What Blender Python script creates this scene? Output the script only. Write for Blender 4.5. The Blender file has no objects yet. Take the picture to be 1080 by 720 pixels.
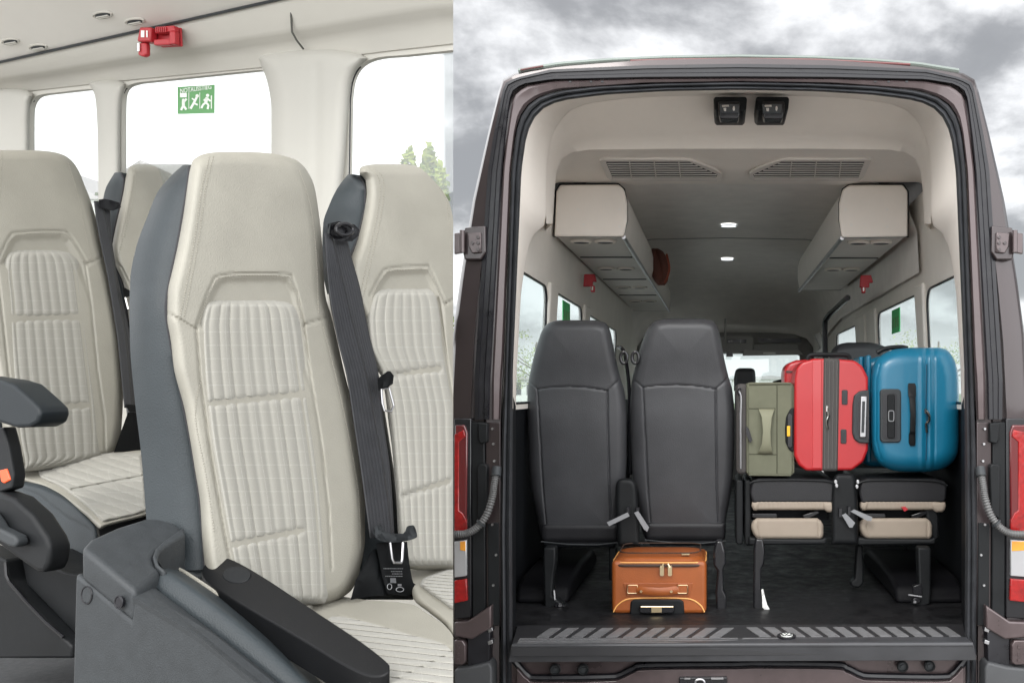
import bpy, bmesh, math, random
import numpy as np
from mathutils import Vector, Matrix
random.seed(7)
SC = bpy.context.scene
COL = SC.collection
CX, CY, F, H = 757.0, 412.0, 1050.0, 1.55
V = Vector

# ------------------------------------------------------------------ helpers
def P(px, py, Y):
    return V(((px-CX)*Y/F, Y, H+(CY-py)*Y/F))
def mx(x, c=779.0):
    return 2*c-x

class Plane:
    def __init__(s, p0, n):
        s.p0 = np.array(p0, float); n = np.array(n, float); s.n = n/np.linalg.norm(n)
    def off(s, d):
        return Plane(s.p0+s.n*d, s.n)
    def u(s, px, py, lift=0.0):
        px = np.asarray(px, float); py = np.asarray(py, float)
        d = np.stack([(px-CX)/F, np.ones_like(px), (CY-py)/F], -1)
        o = np.array([0, 0, H])
        t = ((s.p0-o)@s.n+lift)/(d@s.n)
        return o+d*t[..., None]
    def v(s, px, py, d=0.0):
        return V(s.u(px, py)+s.n*d)

def tag(o, label=None, cat=None, group=None, kind=None):
    if label: o['label'] = label
    if cat: o['category'] = cat
    if group: o['group'] = group
    if kind: o['kind'] = kind
    return o
def thing(name, label, cat, loc, group=None):
    o = bpy.data.objects.new(name, None); COL.objects.link(o)
    o.location = V(loc); o.empty_display_size = .1
    return tag(o, label, cat, group)
def rootloc(o):
    l = V((0, 0, 0))
    while o is not None:
        l += o.location; o = o.parent
    return l
CUT = False      # while True: meshes are sawn off at the plane where the cabin set ends
def obj(name, bm, mat, parent=None, smooth=35, bevel=0, seg=2, loc=None):
    if CUT:
        k = V(((EDGE-CX)/F, 1, 0)).normalized(); n = V((k.y, -k.x, 0))
        if any((v.co-V((0, 0, H))).dot(n) > 1e-5 for v in bm.verts):
            q = bmesh.ops.bisect_plane(bm, geom=list(bm.verts)+list(bm.edges)+list(bm.faces), plane_co=(0, 0, H), plane_no=n, clear_outer=True)
            bmesh.ops.holes_fill(bm, edges=[e for e in q['geom_cut'] if isinstance(e, bmesh.types.BMEdge) and e.is_boundary], sides=0)
    """links bm (world coordinates) as one mesh object"""
    if parent is not None:
        base = rootloc(parent)
    else:
        if loc is None:
            c = [v.co for v in bm.verts]
            base = V((sum(v.x for v in c)/len(c), sum(v.y for v in c)/len(c), min(v.z for v in c)))
        else: base = V(loc)
    for v in bm.verts: v.co -= base
    bmesh.ops.recalc_face_normals(bm, faces=bm.faces)
    me = bpy.data.meshes.new(name); 
    if smooth:
        for f in bm.faces: f.smooth = True
    bm.to_mesh(me); bm.free()
    o = bpy.data.objects.new(name, me); COL.objects.link(o)
    for m in (mat if isinstance(mat, (list, tuple)) else [mat]): me.materials.append(m)
    if parent is not None: o.parent = parent
    else: o.location = base
    if bevel:
        b = o.modifiers.new('b', 'BEVEL'); b.width = bevel; b.segments = seg; b.limit_method = 'ANGLE'; b.angle_limit = math.radians(30)
        b.harden_normals = False
    if smooth and smooth < 180:
        try: me.set_sharp_from_angle(angle=math.radians(smooth if not bevel else 60))
        except Exception: pass
    return o
def nb(): return bmesh.new()

def prism(bm, pts, vec, mi=0):
    vec = V(vec)
    a = [bm.verts.new(V(p)) for p in pts]; b = [bm.verts.new(V(p)+vec) for p in pts]
    n = len(pts); fs = [bm.faces.new(a), bm.faces.new(b[::-1])]
    for i in range(n):
        fs.append(bm.faces.new((a[i], a[(i+1) % n], b[(i+1) % n], b[i])))
    for f in fs: f.material_index = mi
    return bm
def pxprism(bm, poly, Y, depth, mi=0):
    return prism(bm, [P(x, y, Y) for x, y in poly], (0, depth, 0), mi)
def box(bm, x0, x1, y0, y1, z0, z1, mi=0):
    return prism(bm, [(x0, y0, z0), (x1, y0, z0), (x1, y0, z1), (x0, y0, z1)], (0, y1-y0, 0), mi)
def pxbox(bm, x0, x1, t, b, Y, depth, mi=0):
    return pxprism(bm, [(x0, t), (x1, t), (x1, b), (x0, b)], Y, depth, mi)
def rr(x0, x1, t, b, r, k=5):
    pts = []
    for cx, cy, a0 in ((x1-r, t+r, -90), (x1-r, b-r, 0), (x0+r, b-r, 90), (x0+r, t+r, 180)):
        for i in range(k+1):
            a = math.radians(a0+90*i/k); pts.append((cx+r*math.cos(a), cy+r*math.sin(a)))
    return pts
def ell(cx, cy, rx, ry, k=20):
    return [(cx+rx*math.cos(2*math.pi*i/k), cy+ry*math.sin(2*math.pi*i/k)) for i in range(k)]
def tube(bm, pts, r, k=10, closed=False, caps=True):
    pts = [V(p) for p in pts]; n = len(pts); rings = []
    rad = r if callable(r) else (lambda i: r[i] if isinstance(r, (list, tuple)) else r)
    up = None
    for i, p in enumerate(pts):
        if closed: t = pts[(i+1) % n]-pts[i-1]
        else: t = pts[min(i+1, n-1)]-pts[max(i-1, 0)]
        t.normalize()
        if up is None:
            up = V((0, 0, 1)) if abs(t.z) < .9 else V((1, 0, 0))
        s = t.cross(up); s.normalize(); up = s.cross(t); up.normalize()
        q = rad(i)
        rings.append([bm.verts.new(p+s*(q*math.cos(2*math.pi*j/k))+up*(q*math.sin(2*math.pi*j/k))) for j in range(k)])
    for i in range(n if closed else n-1):
        a, b = rings[i], rings[(i+1) % n]
        for j in range(k): bm.faces.new((a[j], a[(j+1) % k], b[(j+1) % k], b[j]))
    if caps and not closed:
        bm.faces.new(rings[0][::-1]); bm.faces.new(rings[-1])
    return bm
def smooth_path(pts, n):
    """Catmull-Rom through pts"""
    pts = [V(p) for p in pts]; out = []; m = len(pts)
    for k in range(n):
        t = k/(n-1)*(m-1); i = min(int(t), m-2); f = t-i
        p0, p1, p2, p3 = pts[max(i-1, 0)], pts[i], pts[i+1], pts[min(i+2, m-1)]
        out.append(.5*((2*p1)+(p2-p0)*f+(2*p0-5*p1+4*p2-p3)*f*f+(3*p1-p0-3*p2+p3)*f**3))
    return out
def resample(poly, n):
    a = np.array(poly, float); d = np.r_[0, np.cumsum(np.hypot(*np.diff(a[:, :2], axis=0).T))]
    t = np.linspace(0, d[-1], n)
    return np.stack([np.interp(t, d, a[:, k]) for k in range(a.shape[1])], -1)
def bridge(bm, rings, closed=False, mi=0):
    vs = [[bm.verts.new(V(p)) for p in r] for r in rings]; n = len(vs[0])
    for a, b in zip(vs, vs[1:]):
        for j in range(n if closed else n-1):
            f = bm.faces.new((a[j], a[(j+1) % n], b[(j+1) % n], b[j])); f.material_index = mi
    return vs
def ringloft(bm, rings):
    vs = bridge(bm, rings, True)
    bm.faces.new(vs[0][::-1]); bm.faces.new(vs[-1]); return bm

def seg_dist(x, y, poly, closed):
    p = np.array(poly, float); q = np.roll(p, -1, 0)
    if not closed: p, q = p[:-1], q[:-1]
    best = np.full(x.shape, 1e9)
    for (ax, ay), (bx, by) in zip(p, q):
        dx, dy = bx-ax, by-ay; L = dx*dx+dy*dy+1e-9
        t = np.clip(((x-ax)*dx+(y-ay)*dy)/L, 0, 1)
        best = np.minimum(best, np.hypot(x-ax-t*dx, y-ay-t*dy))
    return best
def inside(x, y, poly):
    r = np.zeros(x.shape, bool); n = len(poly)
    for i in range(n):
        ax, ay = poly[i]; bx, by = poly[(i+1) % n]
        c = ((ay > y) != (by > y)) & (x < (bx-ax)*(y-ay)/((by-ay) if by != ay else 1e-9)+ax)
        r ^= c
    return r
def groove(poly, depth, w=1.3):
    return lambda x, y: -depth*np.exp(-(seg_dist(x, y, poly, False)/w)**2)
def sunk(poly, depth, soft=4):
    def f(x, y):
        t = np.clip(seg_dist(x, y, poly, True)/soft, 0, 1)*inside(x, y, poly)
        return -depth*t*t*(3-2*t)
    return f
def pchip(xs, ys):
    xs = np.array(xs, float); ys = np.array(ys, float); h = np.diff(xs); d = np.diff(ys)/h
    m = np.zeros(len(xs)); m[0], m[-1] = d[0], d[-1]
    for i in range(1, len(xs)-1):
        if d[i-1]*d[i] > 0:
            w1, w2 = 2*h[i]+h[i-1], h[i]+2*h[i-1]; m[i] = (w1+w2)/(w1/d[i-1]+w2/d[i])
    def f(x):
        x = np.clip(x, xs[0], xs[-1]); i = np.clip(np.searchsorted(xs, x)-1, 0, len(xs)-2)
        t = (x-xs[i])/h[i]
        return ((1+2*t)*(1-t)**2*ys[i]+t*(1-t)**2*h[i]*m[i]+t*t*(3-2*t)*ys[i+1]+t*t*(t-1)*h[i]*m[i+1])
    return f

class Pad:
    """upholstered panel: rows (y, x left, x right) on a plane, rounded at its edge, with relief, and a real thickness"""
    def __init__(s, rows, plane, r=.03, w=14, feats=(), back=.03, nu=50, nv=80, rib=None, vr=14.0, bulge=0, free=()):
        s.plane, s.r, s.w, s.feats, s.back, s.nu, s.nv, s.rib, s.vr, s.bulge = plane, r, w, list(feats), back, nu, nv, rib, vr, bulge
        ys = [a[0] for a in rows]
        s.y0, s.y1 = ys[0], ys[-1]
        s.xl = pchip(ys, [a[1] for a in rows]); s.xr = pchip(ys, [a[2] for a in rows])
        yy = s.y0+(s.y1-s.y0)*(.5-.5*np.cos(np.pi*np.linspace(0, 1, 110))); NH = len(yy)
        s.out = list(zip(s.xl(yy), yy))+list(zip(s.xr(yy)[::-1], yy[::-1]))
        s.free = free
        if 'right' in free: s.out = [(x if i < NH else x+60, y) for i, (x, y) in enumerate(s.out)]
        if 'left' in free: s.out = [(x-60 if i < NH else x, y) for i, (x, y) in enumerate(s.out)]
        if 'bottom' in free: s.out = [(x, y if y < s.y1-1e-6 else y+60) for (x, y) in s.out]
    def d(s, x, y):
        x = np.asarray(x, float); y = np.asarray(y, float)
        e = seg_dist(x, y, s.out, True)*inside(x, y, s.out); t = np.clip(e/s.w, 0, 1)
        d = s.r*(np.sqrt(np.clip(1-(1-t)**2, 0, 1))-1)
        if s.bulge:
            d = d+s.bulge*(1-np.clip(1-e/(s.w*4), 0, 1)**2)
        for f in s.feats: d = d+f(x, y)
        if s.rib:
            d = d+s.rib(x, y, (x-s.xl(y))/(s.xr(y)-s.xl(y)), t)
        return d
    def pos(s, x, y, extra=0.0):
        return s.plane.u(x, y, s.d(x, y)+extra)
    def build(s, name, mat, parent, smooth=40):
        def ease(n):
            t = np.linspace(0, 1, n); return .6*t+.4*(.5-.5*np.cos(math.pi*t))
        yy = s.y0+(s.y1-s.y0)*ease(s.nv); uu = ease(s.nu)
        U_, Yg = np.meshgrid(uu, yy); X = s.xl(Yg)+(s.xr(Yg)-s.xl(Yg))*U_
        A = s.pos(X, Yg); B = s.plane.u((X-X.mean(1, keepdims=True))*.98+X.mean(1, keepdims=True), (Yg-Yg.mean())*.98+Yg.mean(), -(s.r+s.back)+0*X)
        bm = nb(); uvl = bm.loops.layers.uv.new('UVMap')
        a = [[bm.verts.new(A[j, i]) for i in range(s.nu)] for j in range(s.nv)]
        b = [[bm.verts.new(B[j, i]) for i in range(s.nu)] for j in range(s.nv)]
        for j in range(s.nv-1):
            for i in range(s.nu-1):
                f = bm.faces.new((a[j][i], a[j][i+1], a[j+1][i+1], a[j+1][i]))
                for l, (jj, ii) in zip(f.loops, ((j, i), (j, i+1), (j+1, i+1), (j+1, i))):
                    l[uvl].uv = (uu[ii], (yy[jj]-s.y0)/s.vr)
                bm.faces.new((b[j][i], b[j+1][i], b[j+1][i+1], b[j][i+1]))
            for i in (0, s.nu-1): bm.faces.new((a[j][i], a[j+1][i], b[j+1][i], b[j][i]))
        for j in (0, s.nv-1):
            for i in range(s.nu-1): bm.faces.new((a[j][i], a[j][i+1], b[j][i+1], b[j][i]))
        return obj(name, bm, mat, parent, smooth)
    def stitch(s, lines, parent, mat, name='stitching', step=2.8, w=.0008):
        for ln in lines:
            bm = nb()
            a = resample(ln, max(2, int(sum(math.dist(p, q) for p, q in zip(ln, ln[1:]))/step)*3))
            for i in range(0, len(a)-2, 3):
                q = s.pos(np.array([a[i, 0], a[i+2, 0]*.9+a[i, 0]*.1]), np.array([a[i, 1], a[i+2, 1]*.9+a[i, 1]*.1]), .0006)
                tube(bm, [V(q[0]), V(q[1])], w, 4)
            obj(name, bm, mat, parent, 180)

def text(name, body, loc, right, up, size, mat, parent, ext=.0004, align='CENTER'):
    c = bpy.data.curves.new(name, 'FONT'); c.body = body; c.size = size; c.align_x = align; c.align_y = 'CENTER'; c.extrude = ext
    o = bpy.data.objects.new(name, c); COL.objects.link(o); c.materials.append(mat)
    r = V(right).normalized(); n = r.cross(V(up)).normalized(); u = n.cross(r)
    o.matrix_local = Matrix.Translation(V(loc)-rootloc(parent)) @ Matrix((r, u, n)).transposed().to_4x4()
    o.parent = parent
    bpy.context.view_layer.update()
    me = bpy.data.meshes.new_from_object(o.evaluated_get(bpy.context.evaluated_depsgraph_get())); q = bpy.data.objects.new(name, me); COL.objects.link(q)
    q.matrix_local = o.matrix_local.copy(); q.parent = parent; bpy.data.objects.remove(o); bpy.data.curves.remove(c); q.name = name
    return q

# ------------------------------------------------------------------ materials
def mat(name, col, rough=.6, metal=0, bump=0, bscale=200, var=0, vscale=6, coat=0, spec=.5, sheen=0, kind='noise', trans=0, rvar=0):
    m = bpy.data.materials.new(name); m.use_nodes = True; nt = m.node_tree; b = nt.nodes['Principled BSDF']
    b.inputs['Base Color'].default_value = (*col, 1); b.inputs['Roughness'].default_value = rough; b.inputs['Metallic'].default_value = metal
    b.inputs['Specular IOR Level'].default_value = spec
    if coat: b.inputs['Coat Weight'].default_value = coat; b.inputs['Coat Roughness'].default_value = .06
    if sheen: b.inputs['Sheen Weight'].default_value = sheen; b.inputs['Sheen Roughness'].default_value = .4
    if trans: b.inputs['Transmission Weight'].default_value = trans
    tc = nt.nodes.new('ShaderNodeTexCoord')
    if var or rvar:
        n = nt.nodes.new('ShaderNodeTexNoise'); n.inputs['Scale'].default_value = vscale; n.inputs['Detail'].default_value = 6; n.inputs['Roughness'].default_value = .65
        nt.links.new(tc.outputs['Object'], n.inputs['Vector'])
        if var:
            r = nt.nodes.new('ShaderNodeMapRange'); r.inputs['From Min'].default_value = .3; r.inputs['From Max'].default_value = .7
            r.inputs['To Min'].default_value = 1-var; r.inputs['To Max'].default_value = 1+var
            nt.links.new(n.outputs['Fac'], r.inputs['Value'])
            mm = nt.nodes.new('ShaderNodeVectorMath'); mm.operation = 'SCALE'; mm.inputs[0].default_value = col
            nt.links.new(r.outputs['Result'], mm.inputs['Scale']); nt.links.new(mm.outputs['Vector'], b.inputs['Base Color'])
        if rvar:
            r2 = nt.nodes.new('ShaderNodeMapRange'); r2.inputs['From Min'].default_value = .3; r2.inputs['From Max'].default_value = .7
            r2.inputs['To Min'].default_value = max(.03, rough-rvar); r2.inputs['To Max'].default_value = min(1, rough+rvar)
            nt.links.new(n.outputs['Fac'], r2.inputs['Value']); nt.links.new(r2.outputs['Result'], b.inputs['Roughness'])
    if bump:
        if kind == 'voronoi':
            t = nt.nodes.new('ShaderNodeTexVoronoi'); t.inputs['Scale'].default_value = bscale; out = t.outputs['Distance']
        else:
            t = nt.nodes.new('ShaderNodeTexNoise'); t.inputs['Scale'].default_value = bscale; t.inputs['Detail'].default_value = 3; out = t.outputs['Fac']
        nt.links.new(tc.outputs['Object'], t.inputs['Vector'])
        bp = nt.nodes.new('ShaderNodeBump'); bp.inputs['Strength'].default_value = bump; bp.inputs['Distance'].default_value = .001
        nt.links.new(out, bp.inputs['Height']); nt.links.new(bp.outputs['Normal'], b.inputs['Normal'])
    return m
def fabric(name, col, light, N):
    """woven ribbed cloth with a fine pale check, laid out by the panel's own UV map"""
    m = mat(name, col, .9, sheen=.15); nt = m.node_tree; b = nt.nodes['Principled BSDF']
    uv = nt.nodes.new('ShaderNodeUVMap'); uv.uv_map = 'UVMap'; sp = nt.nodes.new('ShaderNodeSeparateXYZ'); nt.links.new(uv.outputs['UV'], sp.inputs[0])
    def M(op, a, bv=None, c=None):
        n = nt.nodes.new('ShaderNodeMath'); n.operation = op
        for i, q in enumerate((a, bv, c)):
            if q is None: continue
            if isinstance(q, (int, float)): n.inputs[i].default_value = q
            else: nt.links.new(q, n.inputs[i])
        return n.outputs[0]
    def line(x, k, w, off=0.):
        fr = M('FRACT', M('MULTIPLY_ADD', x, k, off)); return M('LESS_THAN', M('ABSOLUTE', M('SUBTRACT', fr, .5)), w)
    h = line(sp.outputs[1], 1.0, .035); v = line(sp.outputs[0], N/2, .02, .2)
    nz = nt.nodes.new('ShaderNodeTexNoise'); nz.inputs['Scale'].default_value = 420; tc = nt.nodes.new('ShaderNodeTexCoord')
    nt.links.new(tc.outputs['Object'], nz.inputs['Vector'])
    f = M('MULTIPLY', M('MAXIMUM', h, v), M('GREATER_THAN', nz.outputs['Fac'], .42))
    mixn = nt.nodes.new('ShaderNodeMix'); mixn.data_type = 'RGBA'; mixn.inputs['A'].default_value = (*col, 1); mixn.inputs['B'].default_value = (*light, 1)
    nt.links.new(M('MULTIPLY', f, .5), mixn.inputs['Factor'])
    nz2 = nt.nodes.new('ShaderNodeTexNoise'); nz2.inputs['Scale'].default_value = 900; nt.links.new(tc.outputs['Object'], nz2.inputs['Vector'])
    hv = nt.nodes.new('ShaderNodeHueSaturation'); nt.links.new(mixn.outputs['Result'], hv.inputs['Color'])
    nt.links.new(M('MULTIPLY_ADD', nz2.outputs['Fac'], .3, .85), hv.inputs['Value']); nt.links.new(hv.outputs['Color'], b.inputs['Base Color'])
    bp = nt.nodes.new('ShaderNodeBump'); bp.inputs['Strength'].default_value = .4; bp.inputs['Distance'].default_value = .0008
    nt.links.new(nz2.outputs['Fac'], bp.inputs['Height']); nt.links.new(bp.outputs['Normal'], b.inputs['Normal'])
    return m
def glassmat(name, tint, glare, gloss=.06):
    m = bpy.data.materials.new(name); m.use_nodes = True; nt = m.node_tree; nt.nodes.clear()
    o = nt.nodes.new('ShaderNodeOutputMaterial'); t = nt.nodes.new('ShaderNodeBsdfTransparent'); t.inputs['Color'].default_value = (*tint, 1)
    tr = nt.nodes.new('ShaderNodeBsdfTranslucent'); tr.inputs['Color'].default_value = (.95, .97, .97, 1)
    g = nt.nodes.new('ShaderNodeBsdfGlossy'); g.inputs['Roughness'].default_value = .02
    a = nt.nodes.new('ShaderNodeMixShader'); a.inputs['Fac'].default_value = glare
    b = nt.nodes.new('ShaderNodeMixShader'); b.inputs['Fac'].default_value = gloss
    nt.links.new(t.outputs[0], a.inputs[1]); nt.links.new(tr.outputs[0], a.inputs[2]); nt.links.new(a.outputs[0], b.inputs[1]); nt.links.new(g.outputs[0], b.inputs[2])
    nt.links.new(b.outputs[0], o.inputs['Surface']); return m

M = dict(
 leather=mat('beige_leather', (.285, .273, .232), .54, bump=.45, bscale=360, var=.07, vscale=7, rvar=.06, kind='voronoi'),
 leather2=mat('beige_leather_dark', (.36, .335, .275), .5, bump=.25, bscale=420, kind='voronoi'),
 greyleather=mat('grey_leather', (.030, .037, .041), .46, spec=.28, bump=.35, bscale=380, var=.12, vscale=9, kind='voronoi'),
 stitch=mat('thread', (.33, .313, .265), .8),
 darkthread=mat('dark_thread', (.03, .03, .033), .8),
 walltrim=mat('cabin_trim', (.53, .515, .465), .75, bump=.15, bscale=500, var=.025, vscale=4),
 pillar=mat('pillar_trim', (.45, .44, .40), .7, bump=.12, bscale=500, var=.02),
 gplastic=mat('grey_plastic', (.034, .038, .041), .52, bump=.5, bscale=420, var=.12, vscale=40, rvar=.08, spec=.35),
 bplastic=mat('black_plastic', (.010, .011, .012), .48, spec=.2, bump=.25, bscale=500, var=.15, vscale=10, rvar=.1),
 bgloss=mat('black_gloss', (.012, .012, .014), .22, rvar=.08),
 web=mat('seat_belt_webbing', (.022, .023, .026), .6, bump=.7, bscale=600),
 chrome=mat('bright_metal', (.75, .74, .72), .22, 1, rvar=.08),
 steel=mat('dull_steel', (.42, .42, .43), .38, 1, rvar=.12),
 red=mat('red_plastic', (.42, .022, .03), .4, rvar=.1),
 orange=mat('orange_button', (.75, .09, .02), .4),
 green=mat('green_sticker', (.10, .30, .10), .5),
 greend=mat('deep_green_sticker', (.06, .55, .17), .5),
 white=mat('white_print', (.82, .84, .80), .5),
 carpet=mat('dark_carpet', (.035, .037, .04), .95, bump=1, bscale=700, var=.35, vscale=60),
 rubberfloor=mat('rubber_floor', (.010, .010, .011), .5, spec=.3, bump=.3, bscale=260, var=.35, vscale=14, rvar=.18),
 paint=mat('brown_metallic_paint', (.040, .029, .030), .34, .45, coat=.7, var=.10, vscale=3, rvar=.08),
 paintdull=mat('brown_jamb_paint', (.085, .063, .064), .34, .45, coat=.6, var=.2, vscale=7, rvar=.12),
 seal=mat('rubber_seal', (.030, .032, .036), .55, var=.25, vscale=12, rvar=.12),
 strip=mat('gap_strip', (.010, .010, .013), .35, rvar=.12, var=.2, vscale=20),
 trim=mat('rear_trim', (.82, .765, .70), .7, bump=.15, bscale=420, var=.035, vscale=4),
 ceiling=mat('ceiling_cloth', (.78, .74, .695), .95, bump=.5, bscale=260, var=.06, vscale=8),
 lining=mat('wall_lining', (.78, .74, .68), .8, bump=.2, bscale=300, var=.04, vscale=5),
 lockerface=mat('locker_plastic', (.78, .72, .655), .6, var=.03, vscale=5, bump=.15, bscale=300),
 lockerund=mat('locker_underside', (.76, .72, .67), .6, var=.04, bump=.15, bscale=300),
 navy=mat('dark_panel', (.007, .008, .010), .65, spec=.15, bump=.3, bscale=300, var=.2),
 bleather=mat('charcoal_leather', (.046, .047, .051), .44, bump=.4, bscale=300, var=.14, vscale=7, kind='voronoi', rvar=.07),
 bleather2=mat('black_leather', (.016, .016, .018), .45, spec=.35, bump=.4, bscale=300, var=.16, vscale=7, kind='voronoi', rvar=.07),
 beige=mat('beige_cushion', (.30, .25, .20), .75, bump=.2, bscale=300, var=.06, vscale=9),
 treadp=mat('tread_plate', (.022, .022, .024), .5, rvar=.1),
 treads=mat('tread_strip', (.17, .17, .175), .42, .1, var=.15, vscale=25, rvar=.1),
 redlens=mat('red_lens', (.30, .006, .006), .2, coat=.4, trans=.15, bump=1, bscale=70, var=.35, vscale=40),
 darklens=mat('dark_red_lens', (.10, .006, .008), .12, coat=1),
 clearlens=mat('clear_lens', (.40, .40, .41), .15, .3, coat=1, bump=.8, bscale=90),
 amber=mat('amber_lens', (.75, .30, .03), .2, coat=1),
 caseGreen=mat('olive_canvas', (.125, .128, .086), .8, bump=.8, bscale=700, var=.12, vscale=9),
 caseRed=mat('red_shell', (.40, .014, .018), .36, coat=.15, var=.05, vscale=5, bump=.12, bscale=500, rvar=.08),
 caseBlue=mat('blue_shell', (.006, .135, .235), .34, coat=.15, var=.06, vscale=5, bump=.12, bscale=500, rvar=.08),
 caseOrange=mat('tan_leather', (.29, .076, .016), .42, bump=.35, bscale=300, var=.14, vscale=8, kind='voronoi', rvar=.08),
 pipe=mat('piping', (.80, .40, .12), .5),
 zip=mat('zip_tape', (.055, .05, .048), .75, bump=.8, bscale=400),
 zipbrown=mat('brown_zip_tape', (.045, .025, .017), .7),
 gold=mat('brass', (.72, .58, .36), .3, 1),
 strap=mat('grey_strap', (.23, .235, .245), .7, bump=.6, bscale=500),
 brownbag=mat('red_brown_bag', (.13, .045, .03), .7, var=.2),
 led=None,
)
fabA = fabric('woven_fabric', (.29, .282, .25), (.375, .367, .335), 10)
m = bpy.data.materials.new('lamp_glow'); m.use_nodes = True; b = m.node_tree.nodes['Principled BSDF']
b.inputs['Emission Color'].default_value = (.9, .95, 1, 1); b.inputs['Emission Strength'].default_value = 1.3; M['led'] = m
GL_L = glassmat('bright_window_glass', (.96, .975, .97), .14)  # white translucent share paints overexposed glare into the cabin windows
GL_R = glassmat('van_window_glass', (.86, .91, .91), .15)

# ------------------------------------------------------------------ camera, sky, sun
cam = bpy.data.cameras.new('camera'); co = bpy.data.objects.new('camera', cam); COL.objects.link(co)
co.location = (0, 0, H); co.rotation_euler = (math.radians(90), 0, 0)
cam.sensor_width = 36; cam.sensor_fit = 'HORIZONTAL'; cam.lens = F/1080*36
cam.shift_x = (540-CX)/1080; cam.shift_y = (CY-360)/1080; cam.clip_end = 3000; cam.clip_start = .05
SC.camera = co
w = bpy.data.worlds.new('World'); SC.world = w; w.use_nodes = True; nt = w.node_tree; bg = nt.nodes['Background']
SUN = V((-.30, -.80, .75)).normalized()
sky = nt.nodes.new('ShaderNodeTexSky'); sky.sky_type = 'NISHITA'; sky.sun_disc = False
sky.sun_elevation = math.asin(SUN.z); sky.sun_rotation = math.atan2(SUN.x, SUN.y)
tc = nt.nodes.new('ShaderNodeTexCoord'); sp = nt.nodes.new('ShaderNodeSeparateXYZ'); nt.links.new(tc.outputs['Generated'], sp.inputs[0])
def MA(op, a, b_=None, c=None, cl=False):
    n = nt.nodes.new('ShaderNodeMath'); n.operation = op; n.use_clamp = cl
    for i, q in enumerate((a, b_, c)):
        if q is None: continue
        if isinstance(q, (int, float)): n.inputs[i].default_value = q
        else: nt.links.new(q, n.inputs[i])
    return n.outputs[0]
def MR(v, a, b_, c, d):
    n = nt.nodes.new('ShaderNodeMapRange'); n.interpolation_type = 'SMOOTHSTEP'
    nt.links.new(v, n.inputs['Value'])
    for k, q in zip(('From Min', 'From Max', 'To Min', 'To Max'), (a, b_, c, d)): n.inputs[k].default_value = q
    return n.outputs['Result']
den = MA('ADD', MA('MAXIMUM', sp.outputs[2], 0.0), .42)
cb = nt.nodes.new('ShaderNodeCombineXYZ'); nt.links.new(MA('DIVIDE', sp.outputs[0], den), cb.inputs[0]); nt.links.new(MA('DIVIDE', sp.outputs[1], den), cb.inputs[1])
n1 = nt.nodes.new('ShaderNodeTexNoise'); n1.inputs['Scale'].default_value = 2.7; n1.inputs['Detail'].default_value = 10; n1.inputs['Roughness'].default_value = .56; n1.inputs['Distortion'].default_value = .12
mp = nt.nodes.new('ShaderNodeMapping'); mp.inputs['Location'].default_value = (3.1, 1.7, 0); nt.links.new(cb.outputs[0], mp.inputs['Vector']); nt.links.new(mp.outputs[0], n1.inputs['Vector'])
cloud = MR(n1.outputs['Fac'], .38, .66, .42, 1.02)
hor = MR(sp.outputs[2], .0, .19, 1.0, 0.0)                      # pale towards the horizon
cloud = MA('MAXIMUM', cloud, MA('MULTIPLY', hor, .93))
azi = MA('DIVIDE', sp.outputs[0], MA('ADD', MA('ABSOLUTE', sp.outputs[1]), .001))
left = MR(azi, -.284, -.2655, 1.0, 0.0)                             # sky added brighter here, so the cabin windows burn out white
front = MR(sp.outputs[1], 0.0, .15, 0.0, 1.0)
cloud = MA('MAXIMUM', cloud, MA('MULTIPLY', MA('MULTIPLY', left, front), 1.7))
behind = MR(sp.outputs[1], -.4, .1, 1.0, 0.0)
cloud = MA('MAXIMUM', cloud, MA('MULTIPLY', behind, 2.9))        # unseen sky behind the camera, brightened to light the interiors
ramp = nt.nodes.new('ShaderNodeMix'); ramp.data_type = 'RGBA'
ramp.inputs['A'].default_value = (.52, .525, .54, 1); ramp.inputs['B'].default_value = (.985, .99, 1.0, 1)
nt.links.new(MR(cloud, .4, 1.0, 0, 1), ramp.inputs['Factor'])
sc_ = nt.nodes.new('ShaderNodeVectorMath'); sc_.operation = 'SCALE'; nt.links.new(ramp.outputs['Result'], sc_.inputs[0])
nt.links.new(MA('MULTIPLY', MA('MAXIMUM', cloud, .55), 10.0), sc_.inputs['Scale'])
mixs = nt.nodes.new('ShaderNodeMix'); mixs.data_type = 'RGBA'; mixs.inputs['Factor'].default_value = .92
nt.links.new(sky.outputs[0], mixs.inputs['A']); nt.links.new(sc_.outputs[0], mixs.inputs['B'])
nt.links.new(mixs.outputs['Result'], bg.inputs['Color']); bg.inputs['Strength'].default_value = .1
sl = bpy.data.lights.new('sun', 'SUN'); sl.energy = 1.0; sl.angle = math.radians(18); sl.color = (1, .965, .92)
so = bpy.data.objects.new('sun', sl); COL.objects.link(so); so.rotation_euler = SUN.to_track_quat('Z', 'Y').to_euler(); so.location = (-3, -8, 8)
SC.view_settings.view_transform = 'Standard'; SC.view_settings.look = 'None'; SC.view_settings.gamma = 1; SC.view_settings.exposure = 0.45
SC.render.engine = 'CYCLES'; SC.cycles.max_bounces = 10; SC.cycles.diffuse_bounces = 6; SC.cycles.transparent_max_bounces = 12
SC.cycles.use_denoising = True

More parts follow.
